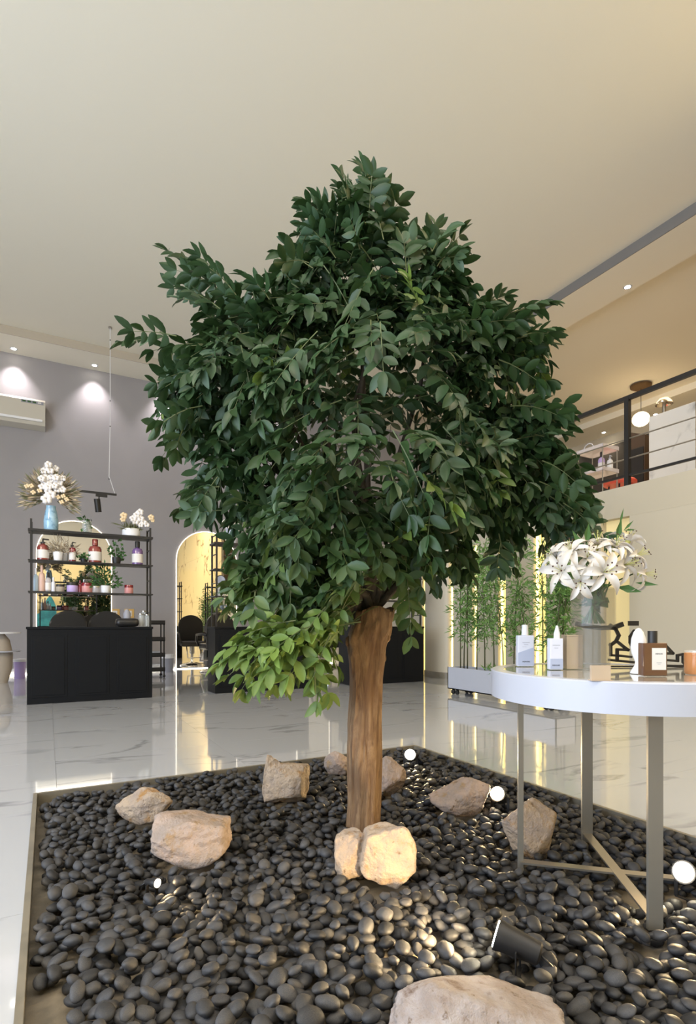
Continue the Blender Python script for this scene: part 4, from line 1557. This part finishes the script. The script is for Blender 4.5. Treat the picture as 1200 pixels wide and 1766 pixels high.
# branches
rb = random.Random(3)
tops = [(615, 1062), (625, 1060), (640, 1058), (608, 1075)]
for (u, v, dy, ru, rv, wt) in blobs[:15]:
    s0 = px3(*rb.choice(tops), .02)
    e0 = px3(u, v, dy)
    m1 = s0.lerp(e0, .35) + Vector((rb.uniform(-.05, .05), rb.uniform(-.05, .05), .10))
    m0 = s0.lerp(m1, .4) + Vector((rb.uniform(-.03, .03), rb.uniform(-.03, .03), .02))
    m2 = s0.lerp(e0, .72) + Vector((rb.uniform(-.08, .08), rb.uniform(-.08, .08), .05))
    if v > 1000:
        m1 = s0.lerp(e0, .4) + Vector((0, 0, .06))
    MB().tube([T2(q) for q in (s0, m0, m1, m2, e0)], [.022, .020, .016, .010, .004], 8).build('branch', M['branch'], tree, True)

# ------------------------------------------------------------------ rocks
rocks_xy = []


def rock(label, u, vb, wpx, hpx, seed, material, lobes=None, zoff=-.03, dk=.75, flat=.8, planes=14, rot=0.0, sink=0.0, jit=.36):
    Yf = (1.0) * F / (vb - HOR)
    Wd = wpx * Yf / F
    D = Wd * dk
    Yc = Yf + D * .42
    s_ = Yc / Yf
    Wd *= s_ * .97
    vc_top = vb - hpx
    Hh = 1 - (vc_top - HOR) / F * (Yc + D * .12)
    Hh = max(.04, Hh - 0.0) + .03
    X = (u - 600) / F * Yc
    c = C(X, Yc, -.03)
    r = np.random.default_rng(seed)
    bm = bmesh.new()
    for (lx, ly, sx, sy, sz) in (lobes or [(0, 0, 1, 1, 1)]):
        b2 = bmesh.new()
        bmesh.ops.create_icosphere(b2, subdivisions=5, radius=1)
        N_ = r.normal(size=(planes, 3))
        N_ /= np.linalg.norm(N_, axis=1)[:, None]
        h_ = r.uniform(.80, 1.05, size=planes)
        bx = np.array([(1, 0, 0), (-1, 0, 0), (0, -1, 0), (0, 1, 0), (0, 0, 1), (0, 0, -1)], float) + r.normal(size=(6, 3)) * jit
        bx /= np.linalg.norm(bx, axis=1)[:, None]
        if jit < .9:
            N_ = np.vstack([N_, bx])
            h_ = np.concatenate([h_, r.uniform(.66, .84, size=6)])
        else:
            h_ = h_ - .14
        for vv in b2.verts:
            d = np.array(vv.co)
            q = N_ @ d
            with np.errstate(divide='ignore'):
                t_ = np.where(q > .05, h_ / np.maximum(q, .05), 9)
            rr = min(1.2, np.sort(t_)[:1][0])
            # soften the arris a little
            ss = np.sort(t_)[:2]
            rr = min(rr, 1.2) - .035 * math.exp(-(ss[1] - ss[0]) * 12)
            pp = Vector(d) * rr
            rr += .06 * mn.noise(pp * 2.6 + Vector((seed, 0, 0))) + .035 * mn.noise(pp * 6 + Vector((0, seed, 0))) + .018 * mn.noise(pp * 15) + .008 * mn.noise(pp * 34)
            vv.co = Vector(d) * rr
        lo = min(v.co.x for v in b2.verts)
        hi = max(v.co.x for v in b2.verts)
        zhi = max(v.co.z for v in b2.verts)
        zlo = min(v.co.z for v in b2.verts)
        for vv in b2.verts:
            x_ = (vv.co.x - (lo + hi) / 2) / (hi - lo) * Wd * sx
            y_ = vv.co.y * D / 2 * sy
            z_ = (vv.co.z - zlo) / (zhi - zlo) * Hh * sz
            ca, sa = math.cos(rot), math.sin(rot)
            q = Vector((x_ + lx * Wd, y_ + ly * D, z_))
            # camera aligned to room axes
            vv.co = Vector((CY * q.x + SY * q.y, -SY * q.x + CY * q.y, q.z))
        tmp = bpy.data.meshes.new('t')
        b2.to_mesh(tmp)
        b2.free()
        bm.from_mesh(tmp)
        bpy.data.meshes.remove(tmp)
    mb = MB()
    mb.bm = bm
    if lobes:
        o = mb.build('rock', material, None, True, c)
        md = o.modifiers.new('join', 'REMESH')
        md.mode = 'VOXEL'
        md.voxel_size = Wd / 90
        md.use_smooth_shade = True
        o.modifiers.new('soft', 'SMOOTH').iterations = 2
    else:
        o = mb.build('rock', material, None, True, c)
    tag(o, label, 'rock')
    rocks_xy.append((c.x, c.y, Wd / 2 * .92, D / 2 * .92, Hh))
    return o


rock('small beige rock furthest left in the pebble bed', 249, 1418, 106, 62, 21, M['rock'], dk=.6, jit=1, planes=9)
rock('broad flat beige rock on the left side of the pebbles', 330, 1496, 138, 98, 5, M['rock_pink'], dk=.95, planes=11)
rock('upright beige rock with orange seams left of the trunk at the far edge', 493, 1386, 86, 86, 9, M['rock'], dk=.7,
     jit=.22, lobes=[(.03, 0, .92, .9, .84), (-.30, .1, .38, .7, 1.0)])
rock('small pink rock half hidden behind the trunk on its left', 582, 1334, 48, 42, 31, M['rock_pink'], dk=.8, jit=1)
rock('smooth rounded pale rock just behind the trunk on its right', 672, 1372, 58, 72, 14, M['rock_pink'], dk=.8, planes=9, jit=1)
rock('broad pale rock between the trunk and the middle spotlight', 791, 1408, 108, 70, 42, M['rock_pink'], dk=.75, planes=10, jit=1)
rock('tall pinkish craggy rock behind the left table leg', 914, 1474, 100, 98, 17, M['rock'], dk=.6, planes=12)
rock('double-lobed warm-lit rock in front of the trunk', 647, 1526, 144, 112, 23, M['rock'], dk=.62,
     jit=.26, lobes=[(.15, -.05, .68, .9, 1.0), (-.29, .20, .44, .7, .80)])
rock('largest mottled rock at the bottom of the picture', 817, 1866, 318, 190, 8, M['rock_big'], dk=.62, planes=16, jit=.3)

# ------------------------------------------------------------------ spotlights
def spike_light(label, loc, aim, power, ang=80, r=.04, Ln=.09, lens='spotlens'):
    loc = Vector(loc)
    t = thing('garden_spotlight', label, 'spotlight', (loc.x, loc.y, -.05))
    a = Vector(aim).normalized()
    c = Vector((0, 0, loc.z + .05))
    b_ = c - a * Ln / 2
    f_ = c + a * Ln / 2
    MB().tube([b_ - a * .006, b_, b_ + a * .02, f_ - a * .02, f_, f_ + a * .004], [r * .6, r * .78, r * .82, r * .98, r * 1.08, r * 1.08], 24).build('housing', M['black'], t, 'angle')
    MB().tube([f_ + a * .0042, f_ + a * .0075], r * .9, 24).build('lens', M[lens], t)
    s_ = a.cross(Vector((0, 0, 1))).normalized()
    MB().bar(c + s_ * (r + .006), c + s_ * (r + .006) - Vector((0, 0, c.z - .012)), .014, .004, a).bar(c - s_ * (r + .006), c - s_ * (r + .006) - Vector((0, 0, c.z - .012)), .014, .004, a)\
        .bar(c + s_ * (r + .008) - Vector((0, 0, c.z - .012)), c - s_ * (r + .008) - Vector((0, 0, c.z - .012)), .014, .004).build('yoke', M['black'], t)
    MB().tube([Vector((0, 0, .012)), Vector((0, 0, -.02))], [.010, .006], 8).build('spike', M['black'], t)
    MB().tube([b_ - a * .004, b_ - a * .04 - Vector((0, 0, .02)), b_ - a * .05 - Vector((0, 0, .06)), b_ - a * .03 - Vector((0, 0, c.z - .01)) * .9], .004, 6).build('cable', M['black'], t, True)
    if power:
        w = Vector((loc.x, loc.y, -.05)) + f_ + a * .02
        spot('spotlight_beam', w, a, power, (1.0, .72, .38), ang, .7, .035)
    spots_xy.append((loc.x, loc.y, .055))
    return t


spots_xy = []
crown = C(.1, 2.6, 2.2)
p1 = PZ(708, 1303, .06)
p2 = PZ(862, 1373, .06)
p3 = PZ(1188, 1508, .06)
p4 = PZ(893, 1628, .06)
p5 = PZ(262, 1522, .02)
spike_light('glowing spotlight beyond the trunk near the back corner of the bed', p1, (C(.10, 2.2, .75) - p1), 30, 120)
spike_light('glowing spotlight between two pale rocks by the right kerb', p2, (C(.25, 2.2, .65) - p2), 24, 110)
spike_light('glowing spotlight at the right edge under the round table', p3, (C(.6, 1.6, .45) - p3), 26, 115)
spike_light('black tilted spotlight seen from behind, near the largest rock', p4, Vector(C(-.80, .36, 0)) + Vector((0, 0, .22)), 32, 135, r=.042, Ln=.12)
spike_light('small dark spotlight lying low among the pebbles on the left', p5, Vector(C(.85, -.40, 0)) + Vector((0, 0, .10)), 3, 110, r=.018, Ln=.045, lens='led_edge')

# ------------------------------------------------------------------ pebbles: dropped on a height map
gr = .012
gx0, gy0 = BX0 + .03, BY0 + .03
NX, NY = int((BX1 - BX0 - .06) / gr), int((BY1 - BY0 - .06) / gr)
hm = np.full((NX, NY), -.07)
blocked = np.zeros((NX, NY), bool)
GX, GY = np.meshgrid(gx0 + (np.arange(NX) + .5) * gr, gy0 + (np.arange(NY) + .5) * gr, indexing='ij')
for (cx, cy, rx, ry, hh) in rocks_xy:
    X = CY * (GX - cx) - SY * (GY - cy)
    Yv = SY * (GX - cx) + CY * (GY - cy)
    blocked |= (X / rx) ** 2 + (Yv / ry) ** 2 < .9
blocked |= (GX - base.x) ** 2 + (GY - base.y) ** 2 < .085 ** 2
for (cx, cy, r_) in spots_xy:
    blocked |= (GX - cx) ** 2 + (GY - cy) ** 2 < r_ ** 2
sparse = np.zeros((NX, NY), bool)
# thin or bare margins as in the photograph
edge_n = np.array([mn.noise(Vector((0, y * 2.3, 0))) for y in GY[0]])
sparse |= (GX < gx0 + .035 + .05 * edge_n[None, :]) & (GY < 3.5)
sparse |= (GX < gx0 + .11) & (GY > 1.55) & (GY < 1.80)
sparse |= (GX < gx0 + .12) & (GY > 3.62)
sparse |= (GX < gx0 + .5) & (GY > 3.69)
q = PZ(865, 1570, -.03)
sparse |= ((GX - q.x) ** 2 + (GY - q.y) ** 2 < .075 ** 2)
q = PZ(1125, 1650, -.03)
sparse |= ((GX - q.x) ** 2 + (GY - q.y) ** 2 < .05 ** 2)
q = PZ(1105, 1545, -.03)
sparse |= ((GX - q.x) ** 2 + (GY - q.y) ** 2 < .09 ** 2)
capz = np.zeros((NX, NY))
for q0, q1 in ((C(.72, 2.30, 0), C(1.44, 2.10, 0)), (C(1.127, 2.60, 0), C(1.03, 1.85, 0))):
    dx, dy = q1.x - q0.x, q1.y - q0.y
    tt = np.clip(((GX - q0.x) * dx + (GY - q0.y) * dy) / (dx * dx + dy * dy), 0, 1)
    capz[(GX - q0.x - tt * dx) ** 2 + (GY - q0.y - tt * dy) ** 2 < .045 ** 2] = -.048
pr = np.random.default_rng(5)
pebs = []
cand = []
ys_ = np.arange(BY0 + .04, BY1 - .04, .0335)
for jy, y in enumerate(ys_):
    for x in np.arange(gx0 + .012 + (jy % 2) * .02, BX1 - .045, .043):
        cand.append((x + pr.normal() * .008, y + pr.normal() * .008))
vis = []
for (x, y) in cand:
    Yd = x * SY + y * CY
    X = CY * x - SY * y
    if Yd < .6:
        continue
    u = 600 + F * X / Yd
    v = HOR + F * 1.0 / Yd
    if -140 < u < 1360 and v < 1766 + 330:
        vis.append((x, y))
extra = [vis[i] for i in pr.choice(len(vis), int(len(vis) * .30), replace=False)]
allp = [vis[i] for i in pr.permutation(len(vis))] + [(x + pr.normal() * .01, y + pr.normal() * .01) for x, y in extra]
for (x, y) in allp:
    s = pr.uniform(.021, .033) * (1.12 if pr.random() < .12 else 1)
    a_, b_, c_ = s, s * pr.uniform(.66, .86), s * pr.uniform(.42, .60)
    best = None
    for k in range(3):
        xx, yy = x + pr.normal() * .007 * (k > 0), y + pr.normal() * .007 * (k > 0)
        i, j = int((xx - gx0) / gr), int((yy - gy0) / gr)
        m = max(2, int(b_ / gr * .9))
        if i - m < 0 or j - m < 0 or i + m >= NX or j + m >= NY:
            continue
        blk = blocked[i - m + 1:i + m, j - m + 1:j + m]
        if blk.any() or sparse[i, j]:
            continue
        pt = hm[i - m:i + m + 1, j - m:j + m + 1]
        z = pt.mean() * .6 + pt.max() * .4
        if best is None or z < best[0]:
            best = (z, xx, yy, i, j, m, pt)
    if best is None or best[0] > capz[best[3], best[4]]:
        continue
    z, xx, yy, i, j, m, pt = best
    gxs = (pt[-1].mean() - pt[0].mean()) / (2 * m * gr)
    gys = (pt[:, -1].mean() - pt[:, 0].mean()) / (2 * m * gr)
    zz = z + c_ * .92
    ang = pr.uniform(0, math.pi)
    tx, ty = max(-.6, min(.6, gys)) * .8 + pr.normal() * .10, -max(-.6, min(.6, gxs)) * .8 + pr.normal() * .10
    pebs.append((xx, yy, zz, a_, b_, c_, tx, ty, ang))
    for di in range(-m, m + 1):
        for dj in range(-m, m + 1):
            rr = (di * di + dj * dj) / (m + .5) ** 2
            if rr < 1:
                hm[i + di, j + dj] = max(hm[i + di, j + dj], zz + c_ * math.sqrt(1 - rr) * .95)


def pebble_mesh(seed, sub):
    bm = bmesh.new()
    bmesh.ops.create_icosphere(bm, subdivisions=sub, radius=1)
    for v in bm.verts:
        d = v.co.normalized()
        v.co = d * (1 + .16 * mn.noise(d * 1.1 + Vector((seed * 3.1, 0, 0))) + .04 * mn.noise(d * 2.6 + Vector((0, seed, 0))))
    V = np.array([v.co[:] for v in bm.verts])
    Fc = np.array([[v.index for v in f.verts] for f in bm.faces])
    bm.free()
    return V, Fc


PT = [pebble_mesh(s, 3) for s in range(8)]
PTL = [pebble_mesh(s, 2) for s in range(8)]
pmesh = []
for V, Fc in PT:
    me = bpy.data.meshes.new('pebble')
    me.from_pydata(V.tolist(), [], Fc.tolist())
    me.materials.append(M['pebble'])
    me.polygons.foreach_set('use_smooth', [True] * len(me.polygons))
    pmesh.append(me)


def inview(p):
    Yd = depth(p)
    X = CY * p[0] - SY * p[1]
    u = 600 + F * X / Yd
    v = HOR + F * (1 - p[2]) / Yd
    return 5 < u < 1195 and v < 1762


from mathutils import Euler
near = sorted([p for p in pebs if inview(p)], key=depth)[:300]
nset = {id(p) for p in near}
for k, (x, y, z, a_, b_, c_, tx, ty, ang) in enumerate(near):
    o = bpy.data.objects.new('pebble', pmesh[k % 8])
    COL.objects.link(o)
    o.location = (x, y, z)
    o.rotation_euler = Euler((tx, ty, ang))
    o.scale = (a_, b_, c_)
    tag(o, 'smooth dark grey pebble in the nearest rows at the bottom of the bed', 'pebble', 'nearest pebbles in the bed')
others = [p for p in pebs if id(p) not in nset]
Vs, Fcs, off = [], [], 0
for k, p in enumerate(others):
    x, y, z, a_, b_, c_, tx, ty, ang = p
    V, Fc = (PT if depth(p) < 2.2 else PTL)[k % 8]
    R = np.array(Euler((tx, ty, ang)).to_matrix())
    Vs.append((V * np.array((a_, b_, c_))) @ R.T + np.array((x, y, z)))
    Fcs.append(Fc + off)
    off += len(V)
VA, FA = np.concatenate(Vs), np.concatenate(Fcs)
me = bpy.data.meshes.new('pebbles')
me.vertices.add(len(VA))
me.vertices.foreach_set('co', VA.ravel())
me.loops.add(len(FA) * 3)
me.loops.foreach_set('vertex_index', FA.ravel().astype(np.int32))
me.polygons.add(len(FA))
me.polygons.foreach_set('loop_start', np.arange(0, len(FA) * 3, 3, dtype=np.int32))
me.polygons.foreach_set('loop_total', np.full(len(FA), 3, dtype=np.int32))
me.polygons.foreach_set('use_smooth', np.ones(len(FA), dtype=bool))
me.update(calc_edges=True)
me.materials.append(M['pebble'])
o = bpy.data.objects.new('pebbles', me)
COL.objects.link(o)
tag(o, 'smooth dark grey river pebbles filling the square bed around the tree', 'pebbles', kind='stuff')
print('pebbles', len(pebs))

# ------------------------------------------------------------------ round table
tc_ = C(1.07, 2.2, 0)
RT = .483
tab = thing('round_table', 'round white-banded display table on flat metal legs over the pebbles', 'table', (tc_.x, tc_.y, -.02), -YAW)
zt_ = .84
MB().lathe([(RT - .012, .735), (RT, .735), (RT, .836), (RT - .004, .84), (RT - .05, .84), (RT - .05, .825), (RT - .012, .825), (RT - .012, .735)], 96).build('band', M['white'], tab, 'angle')
MB().lathe([(0, .838), (RT - .051, .838), (RT - .051, .826), (0, .826)], 96).build('table_top', M['tabletop'], tab, 'angle')
legs = [C(.72, 2.30, 0), C(1.127, 2.60, 0), C(1.03, 1.85, 0), C(1.44, 2.10, 0)]
loc_l = []
for q in legs:
    d = q - tc_
    # table frame is turned with the camera yaw
    loc_l.append(Vector((d.x * CY - d.y * SY, d.x * SY + d.y * CY, 0)))
for k, q in enumerate(loc_l):
    w = (.034, .034, .040, .034)[k] if True else 0
    wx, wy = ((.022, .014), (.05, .014), (.05, .014), (.03, .014))[k]
    MB().box(q.x - wx / 2, q.x + wx / 2, q.y - wy / 2, q.y + wy / 2, .0, .826, .001).build('leg', M['greige'], tab)
MB().bar(loc_l[0] + Vector((0, 0, .036)), loc_l[3] + Vector((0, 0, .036)), .04, .008).build('cross_bar', M['steel'], tab)
MB().bar(loc_l[1] + Vector((0, 0, .037)), loc_l[2] + Vector((0, 0, .037)), .04, .008).build('cross_bar', M['steel'], tab)
MB().bar(loc_l[0] + Vector((0, 0, .82)), loc_l[3] + Vector((0, 0, .82)), .04, .008).bar(loc_l[1] + Vector((0, 0, .82)), loc_l[2] + Vector((0, 0, .82)), .04, .008).build('top_bracket', M['greige'], tab)
TT = .8202


def ontab(u, Y):
    p = C((u - 600) / F * Y, Y, TT)
    return p


FA_ = -YAW     # things on the table face the camera direction
ROTT = (math.pi / 2, 0, 0)
# white bottle with diagonal grey lower part
p = ontab(905, 2.44)
t = thing('white_serum_bottle', 'flat white bottle with grey-blue lower half and round white cap', 'bottle', p, FA_)
w, h = .036, .137
MB().box(-w, w, -.016, .016, 0, h, .004).build('body', M['whitecarton'], t)
MB().poly([(-w * .97, -.0166, .004), (w * .97, -.0166, .004), (w * .97, -.0166, h * .62), (-w * .97, -.0166, h * .44)], .0006).build('lower_print', M['bluegrey'], t)
MB().lathe([(0, h), (.013, h), (.015, h + .002), (.0125, h + .046), (0, h + .048)], 20).build('cap', M['plaster'], t, 'angle')
text('MEMORE', .0085, M['print'], t, (0, -.0172, .021), ROTT)
MB().box(-.016, .016, -.0168, -.0160, .104, .106).box(-.009, .009, -.0168, -.0160, .096, .0975).box(-.016, .002, -.0168, -.0160, .086, .0868).build('small_print', M['greyprint'], t)
# white carton bottle with pointed nozzle
p = ontab(957, 2.26)
t = thing('white_nozzle_bottle', 'narrow white carton-like bottle with a pointed white nozzle beside the glass vase', 'bottle', p, FA_)
w, h = .0265, .128
MB().box(-w, w, -.018, .018, 0, h, .003).build('body', M['whitecarton'], t)
MB().box(-w * .97, w * .97, -.0186, -.018, .004, .045).build('lower_print', M['bluegrey'], t)
MB().lathe([(0, 0), (.013, 0), (.0125, .02), (.004, .052), (0, .053)], 16, (.008, 0, h)).build('nozzle', M['plaster'], t, 'angle')
text('MEMORE', .0078, M['print'], t, (-.003, -.019, .018), ROTT)
MB().box(-.017, .014, -.0186, -.018, .099, .1008).box(-.010, .006, -.0186, -.018, .088, .0895).build('small_print', M['greyprint'], t)
# tan acrylic box
p = ontab(986, 2.30)
t = thing('acrylic_box', 'clear tan acrylic box between the nozzle bottle and the vase', 'box', p, FA_)
MB().box(-.033, .033, -.03, .03, 0, .135, .002).build('shell', M['tanglass'], t)
MB().box(-.034, .034, -.031, .031, .135, .142, .002).build('lid', M['tanglass'], t)
# frosted tab on the rim
p = ontab(1035, 1.80)
t = thing('frosted_block', 'small beige frosted block standing on the front rim of the table', 'block', p, FA_)
MB().box(-.032, .032, -.006, .006, 0, .05, .001).build('body', M['tanglass'], t)
MB().box(-.034, .034, -.014, .014, 0, .004, .001).build('foot', M['tanglass'], t)

# glass vase with lilies
p = ontab(1022, 2.28)
t = thing('lily_vase', 'stepped smoky glass vase holding green stems on the round table', 'vase', p, FA_)
r1, r2 = .068, .087
MB().lathe([(0, .002), (r1, .002), (r1, .165), (r1 + .004, .172), (r2, .178), (r2, .335), (r2 - .004, .335), (r2 - .004, .182), (r1 - .004, .170), (r1 - .004, .008), (0, .008)], 40)\
    .build('glass_body', M['frost'], t, 'angle')
MB().lathe([(0, .0), (r1 * .98, .0), (r1 * .98, .002), (0, .002)], 40).build('foot', M['glass'], t)
mb = MB()
for k in range(12):
    a = k * .52
    mb.tube([(.045 * math.cos(a + 2.4), .045 * math.sin(a + 2.4), .19), (.01 * math.cos(a), .01 * math.sin(a), .27), (.055 * math.cos(a), .055 * math.sin(a), .35)], .004, 6)
mb.build('stems', M['green'], t, True)
tag(leaf_soup('inner_leaves', M['green'], t, [(Vector((rnd.uniform(-.03, .03), rnd.uniform(-.03, .03), rnd.uniform(.26, .31))), rdir(0.2), rdir(), .05, .03) for k in range(26)]), kind='stuff')

bq = thing('lily_bouquet', 'bouquet of open white lilies with dark anthers in the smoky vase', 'flowers', (p.x, p.y, TT + .335), FA_)


def petal_mesh(L=.122, w=.021):
    V, Fc = [], []
    n = 8
    for i in range(n + 1):
        s = i / n
        ww = w * (math.sin(math.pi * min(1, s * .93 + .07)) ** .7) * (1 - s * .15) if s < 1 else .001
        x = L * (s * .95)
        z = L * (.50 * s - .72 * s ** 2.6)
        for j in (-1, -.5, 0, .5, 1):
            V.append((x * .9, j * ww, z + L * .30 * (1 - abs(j)) * -.12 + abs(j) ** 2 * ww * .28 + .0015 * math.sin(s * 20) * abs(j)))
    for i in range(n):
        for j in range(4):
            a = i * 5 + j
            Fc.append((a, a + 1, a + 6, a + 5))
    me = bpy.data.meshes.new('petal')
    me.from_pydata(V, [], Fc)
    me.materials.append(M['petal'])
    me.polygons.foreach_set('use_smooth', [True] * len(me.polygons))
    return me


pm = petal_mesh()
lil = [(1040, 987, -.10, (0.1, -1, .15), 1.0), (968, 985, -.04, (-.6, -.8, .1), .95), (985, 952, -.02, (-.5, -.6, .7), .9), (1012, 962, -.03, (-.2, -.9, .5), .85),
       (1075, 975, -.03, (.5, -.8, .2), .95), (1092, 962, .0, (.8, -.4, .5), .95), (1060, 945, .0, (.25, -.6, .8), .9), (1030, 940, .03, (-.1, -.3, 1), .9),
       (1105, 990, -.02, (.9, -.5, -.05), .85), (1000, 1003, -.08, (-.3, -.8, -.35), .85), (958, 962, .02, (-.8, -.3, .4), .85), (1082, 935, .05, (.4, .2, .9), .85)]
basep = Vector((p.x, p.y, TT + .335))
Rz = Matrix.Rotation(YAW, 3, 'Z')
Yv = depth(p)
sten = []
throat_me = None
for k, (u, v, dy, f, sc) in enumerate(lil):
    w_ = PY(u, v, Yv + dy)
    lp = Rz @ (w_ - basep)
    fz = Vector(f).normalized()
    q = fz.to_track_quat('Z', 'Y')
    mb = MB()
    mb.lathe([(.003, -.035), (.008, -.015), (.014, .004), (.012, .004)], 12)
    th = mb.build('lily_bloom', M['throat'], bq, True)
    th.location = lp
    th.rotation_mode = 'QUATERNION'
    th.rotation_quaternion = q
    th.scale = (sc, sc, sc)
    for i in range(6):
        o = bpy.data.objects.new('petal', pm)
        COL.objects.link(o)
        o.parent = th
        o.rotation_euler = (rnd.uniform(-.1, .1), rnd.uniform(-.2, .12), i * math.pi / 3 + rnd.uniform(-.12, .12))
        o.scale = (1, 1.0 if i % 2 else .78, 1)
        o.location = (0, 0, .003 * (i % 2))
    mb = MB()
    mb2 = MB()
    for i in range(6):
        a = i * math.pi / 3 + .5
        e = Vector((.022 * math.cos(a), .022 * math.sin(a), .062 + rnd.uniform(-.006, .006)))
        mb.tube([(0, 0, 0), e * .5 + Vector((0, 0, .008)), e], .0009, 4)
        mb2.ball(e, .0042, 1, (1, 1, .6))
    mb.tube([(0, 0, 0), (0, 0, .07)], .0013, 5)
    mb.build('filaments', M['throat'], th, True)
    mb2.build('anthers', M['anther'], th, True)
    sten.append((lp, fz))
mb = MB()
for lp, fz in sten:
    mb.tube([(rnd.uniform(-.04, .04), rnd.uniform(-.04, .04), -.06), lp * .5, lp - fz * .03], .003, 6)
mb.build('stalks', M['green'], bq, True)
for (u, v, du, dv, L0, w0) in ((1045, 955, 5, -55, .09, .026), (1062, 935, 14, -60, .11, .03), (1075, 915, 22, -22, .07, .012), (1068, 905, 10, -40, .08, .012), (1075, 915, 40, -4, .06, .01),
                                (1005, 950, -18, -35, .1, .035), (1010, 940, 6, -45, .1, .035), (1095, 1005, 60, 6, .09, .02), (1062, 1012, 40, 8, .1, .035), (985, 1010, -20, -2, .09, .035),
                                (1000, 1016, 20, 10, .09, .04)):
    w_ = PY(u, v, Yv + (.03 if v < 960 else -.03))
    w2 = PY(u + du, v + dv, Yv + (.05 if v < 960 else -.05))
    a_, b2_ = Rz @ (w_ - basep), Rz @ (w2 - basep)
    leaf_soup('leaf', M['green'], bq, [(a_, b2_ - a_, (.3, -1, .2), L0, w0)])

# amber bottle
p = ontab(1125, 1.985)
t = thing('amber_bottle', 'square amber glass bottle with black cap and white label on the table front', 'bottle', p, FA_)
w, h = .0425, .118
MB().box(-w, w, -.02, .02, 0, h, .004).build('body', M['amber'], t)
MB().lathe([(0, h), (.016, h), (.016, h + .042), (.0155, h + .043), (0, h + .043)], 24).build('cap', M['black'], t, 'angle')
MB().box(-.013, .037, -.0209, -.0201, .022, .100).build('paper_label', M['paper'], t)
text('MEMORE', .0066, M['print'], t, (.012, -.0213, .079), ROTT)
MB().box(.003, .021, -.0213, -.0209, .047, .0482).box(.007, .017, -.0213, -.0209, .042, .0428).build('small_print', M['greyprint'], t)
p = ontab(1199, 2.05)
t = thing('orange_glass_jar', 'squat orange glass candle jar cut off by the right edge', 'jar', p, FA_)
MB().lathe([(0, 0), (.034, 0), (.037, .006), (.037, .078), (.034, .08), (0, .08)], 24).build('body', M['orange_glass'], t, 'angle')
MB().lathe([(.035, .08), (.038, .08), (.038, .088), (.033, .088), (.033, .08)], 24).build('rim', M['glass'], t, 'angle')
# white ornament
p = ontab(1101, 2.08)
t = thing('white_ornament', 'white ceramic teardrop ornament on a flared foot left of the amber bottle', 'ornament', p, FA_)
MB().lathe([(0, 0), (.030, 0), (.028, .006), (.014, .03), (.011, .042)], 28).build('foot', M['plaster'], t, 'angle')
MB().lathe([(.011, .042), (.016, .055), (.024, .075), (.0275, .10), (.025, .13), (.017, .155), (.008, .168), (0, .171)], 28).build('body', M['plaster'], t, True)
# black metal lettering sign: strokes as they stand
Ys = 2.40
p = ontab(1110, Ys)
t = thing('lettering_sign', 'black metal calligraphic lettering sign standing behind the bottles', 'sign', p, FA_)


def sg(u, v):
    w_ = PY(u, v, Ys)
    q = Rz @ (w_ - p)
    return Vector((q.x, 0, max(.004, q.z)))


strokes = [([(995, 1076), (1010, 1080), (1035, 1083), (1058, 1082), (1072, 1077)], 8), ([(1052, 1078), (1062, 1086), (1067, 1096), (1062, 1106), (1052, 1113)], 5),
           ([(1066, 1108), (1076, 1116), (1083, 1121), (1064, 1120), (1064, 1140)], 4.5), ([(1053, 1110), (1053, 1130), (1070, 1131), (1088, 1133)], 4), ([(1050, 1138), (1070, 1140), (1092, 1142)], 4),
           ([(1086, 1075), (1098, 1075)], 8), ([(1094, 1088), (1087, 1098), (1087, 1108), (1091, 1116)], 5),
           ([(1146, 1112), (1160, 1127), (1146, 1127)], 4.5), ([(1146, 1138), (1168, 1140), (1168, 1130), (1178, 1128), (1178, 1142), (1184, 1152)], 4), ([(1146, 1148), (1166, 1150), (1186, 1153)], 4)]
for pts, wd in strokes:
    mb = MB()
    P3 = [sg(*q) for q in pts]
    for a_, b2_ in zip(P3, P3[1:]):
        e = (b2_ - a_).normalized() * wd * .3 * Ys / F
        mb.bar(a_ - e, b2_ + e, .012, wd * Ys / F, Vector((-(b2_ - a_).z, 0, (b2_ - a_).x)))
    mb.build('letter_stroke', M['black'], t)
z0 = 0
MB().box(-.155, .2, -.012, .012, 0, .005).build('base_bar', M['black'], t)
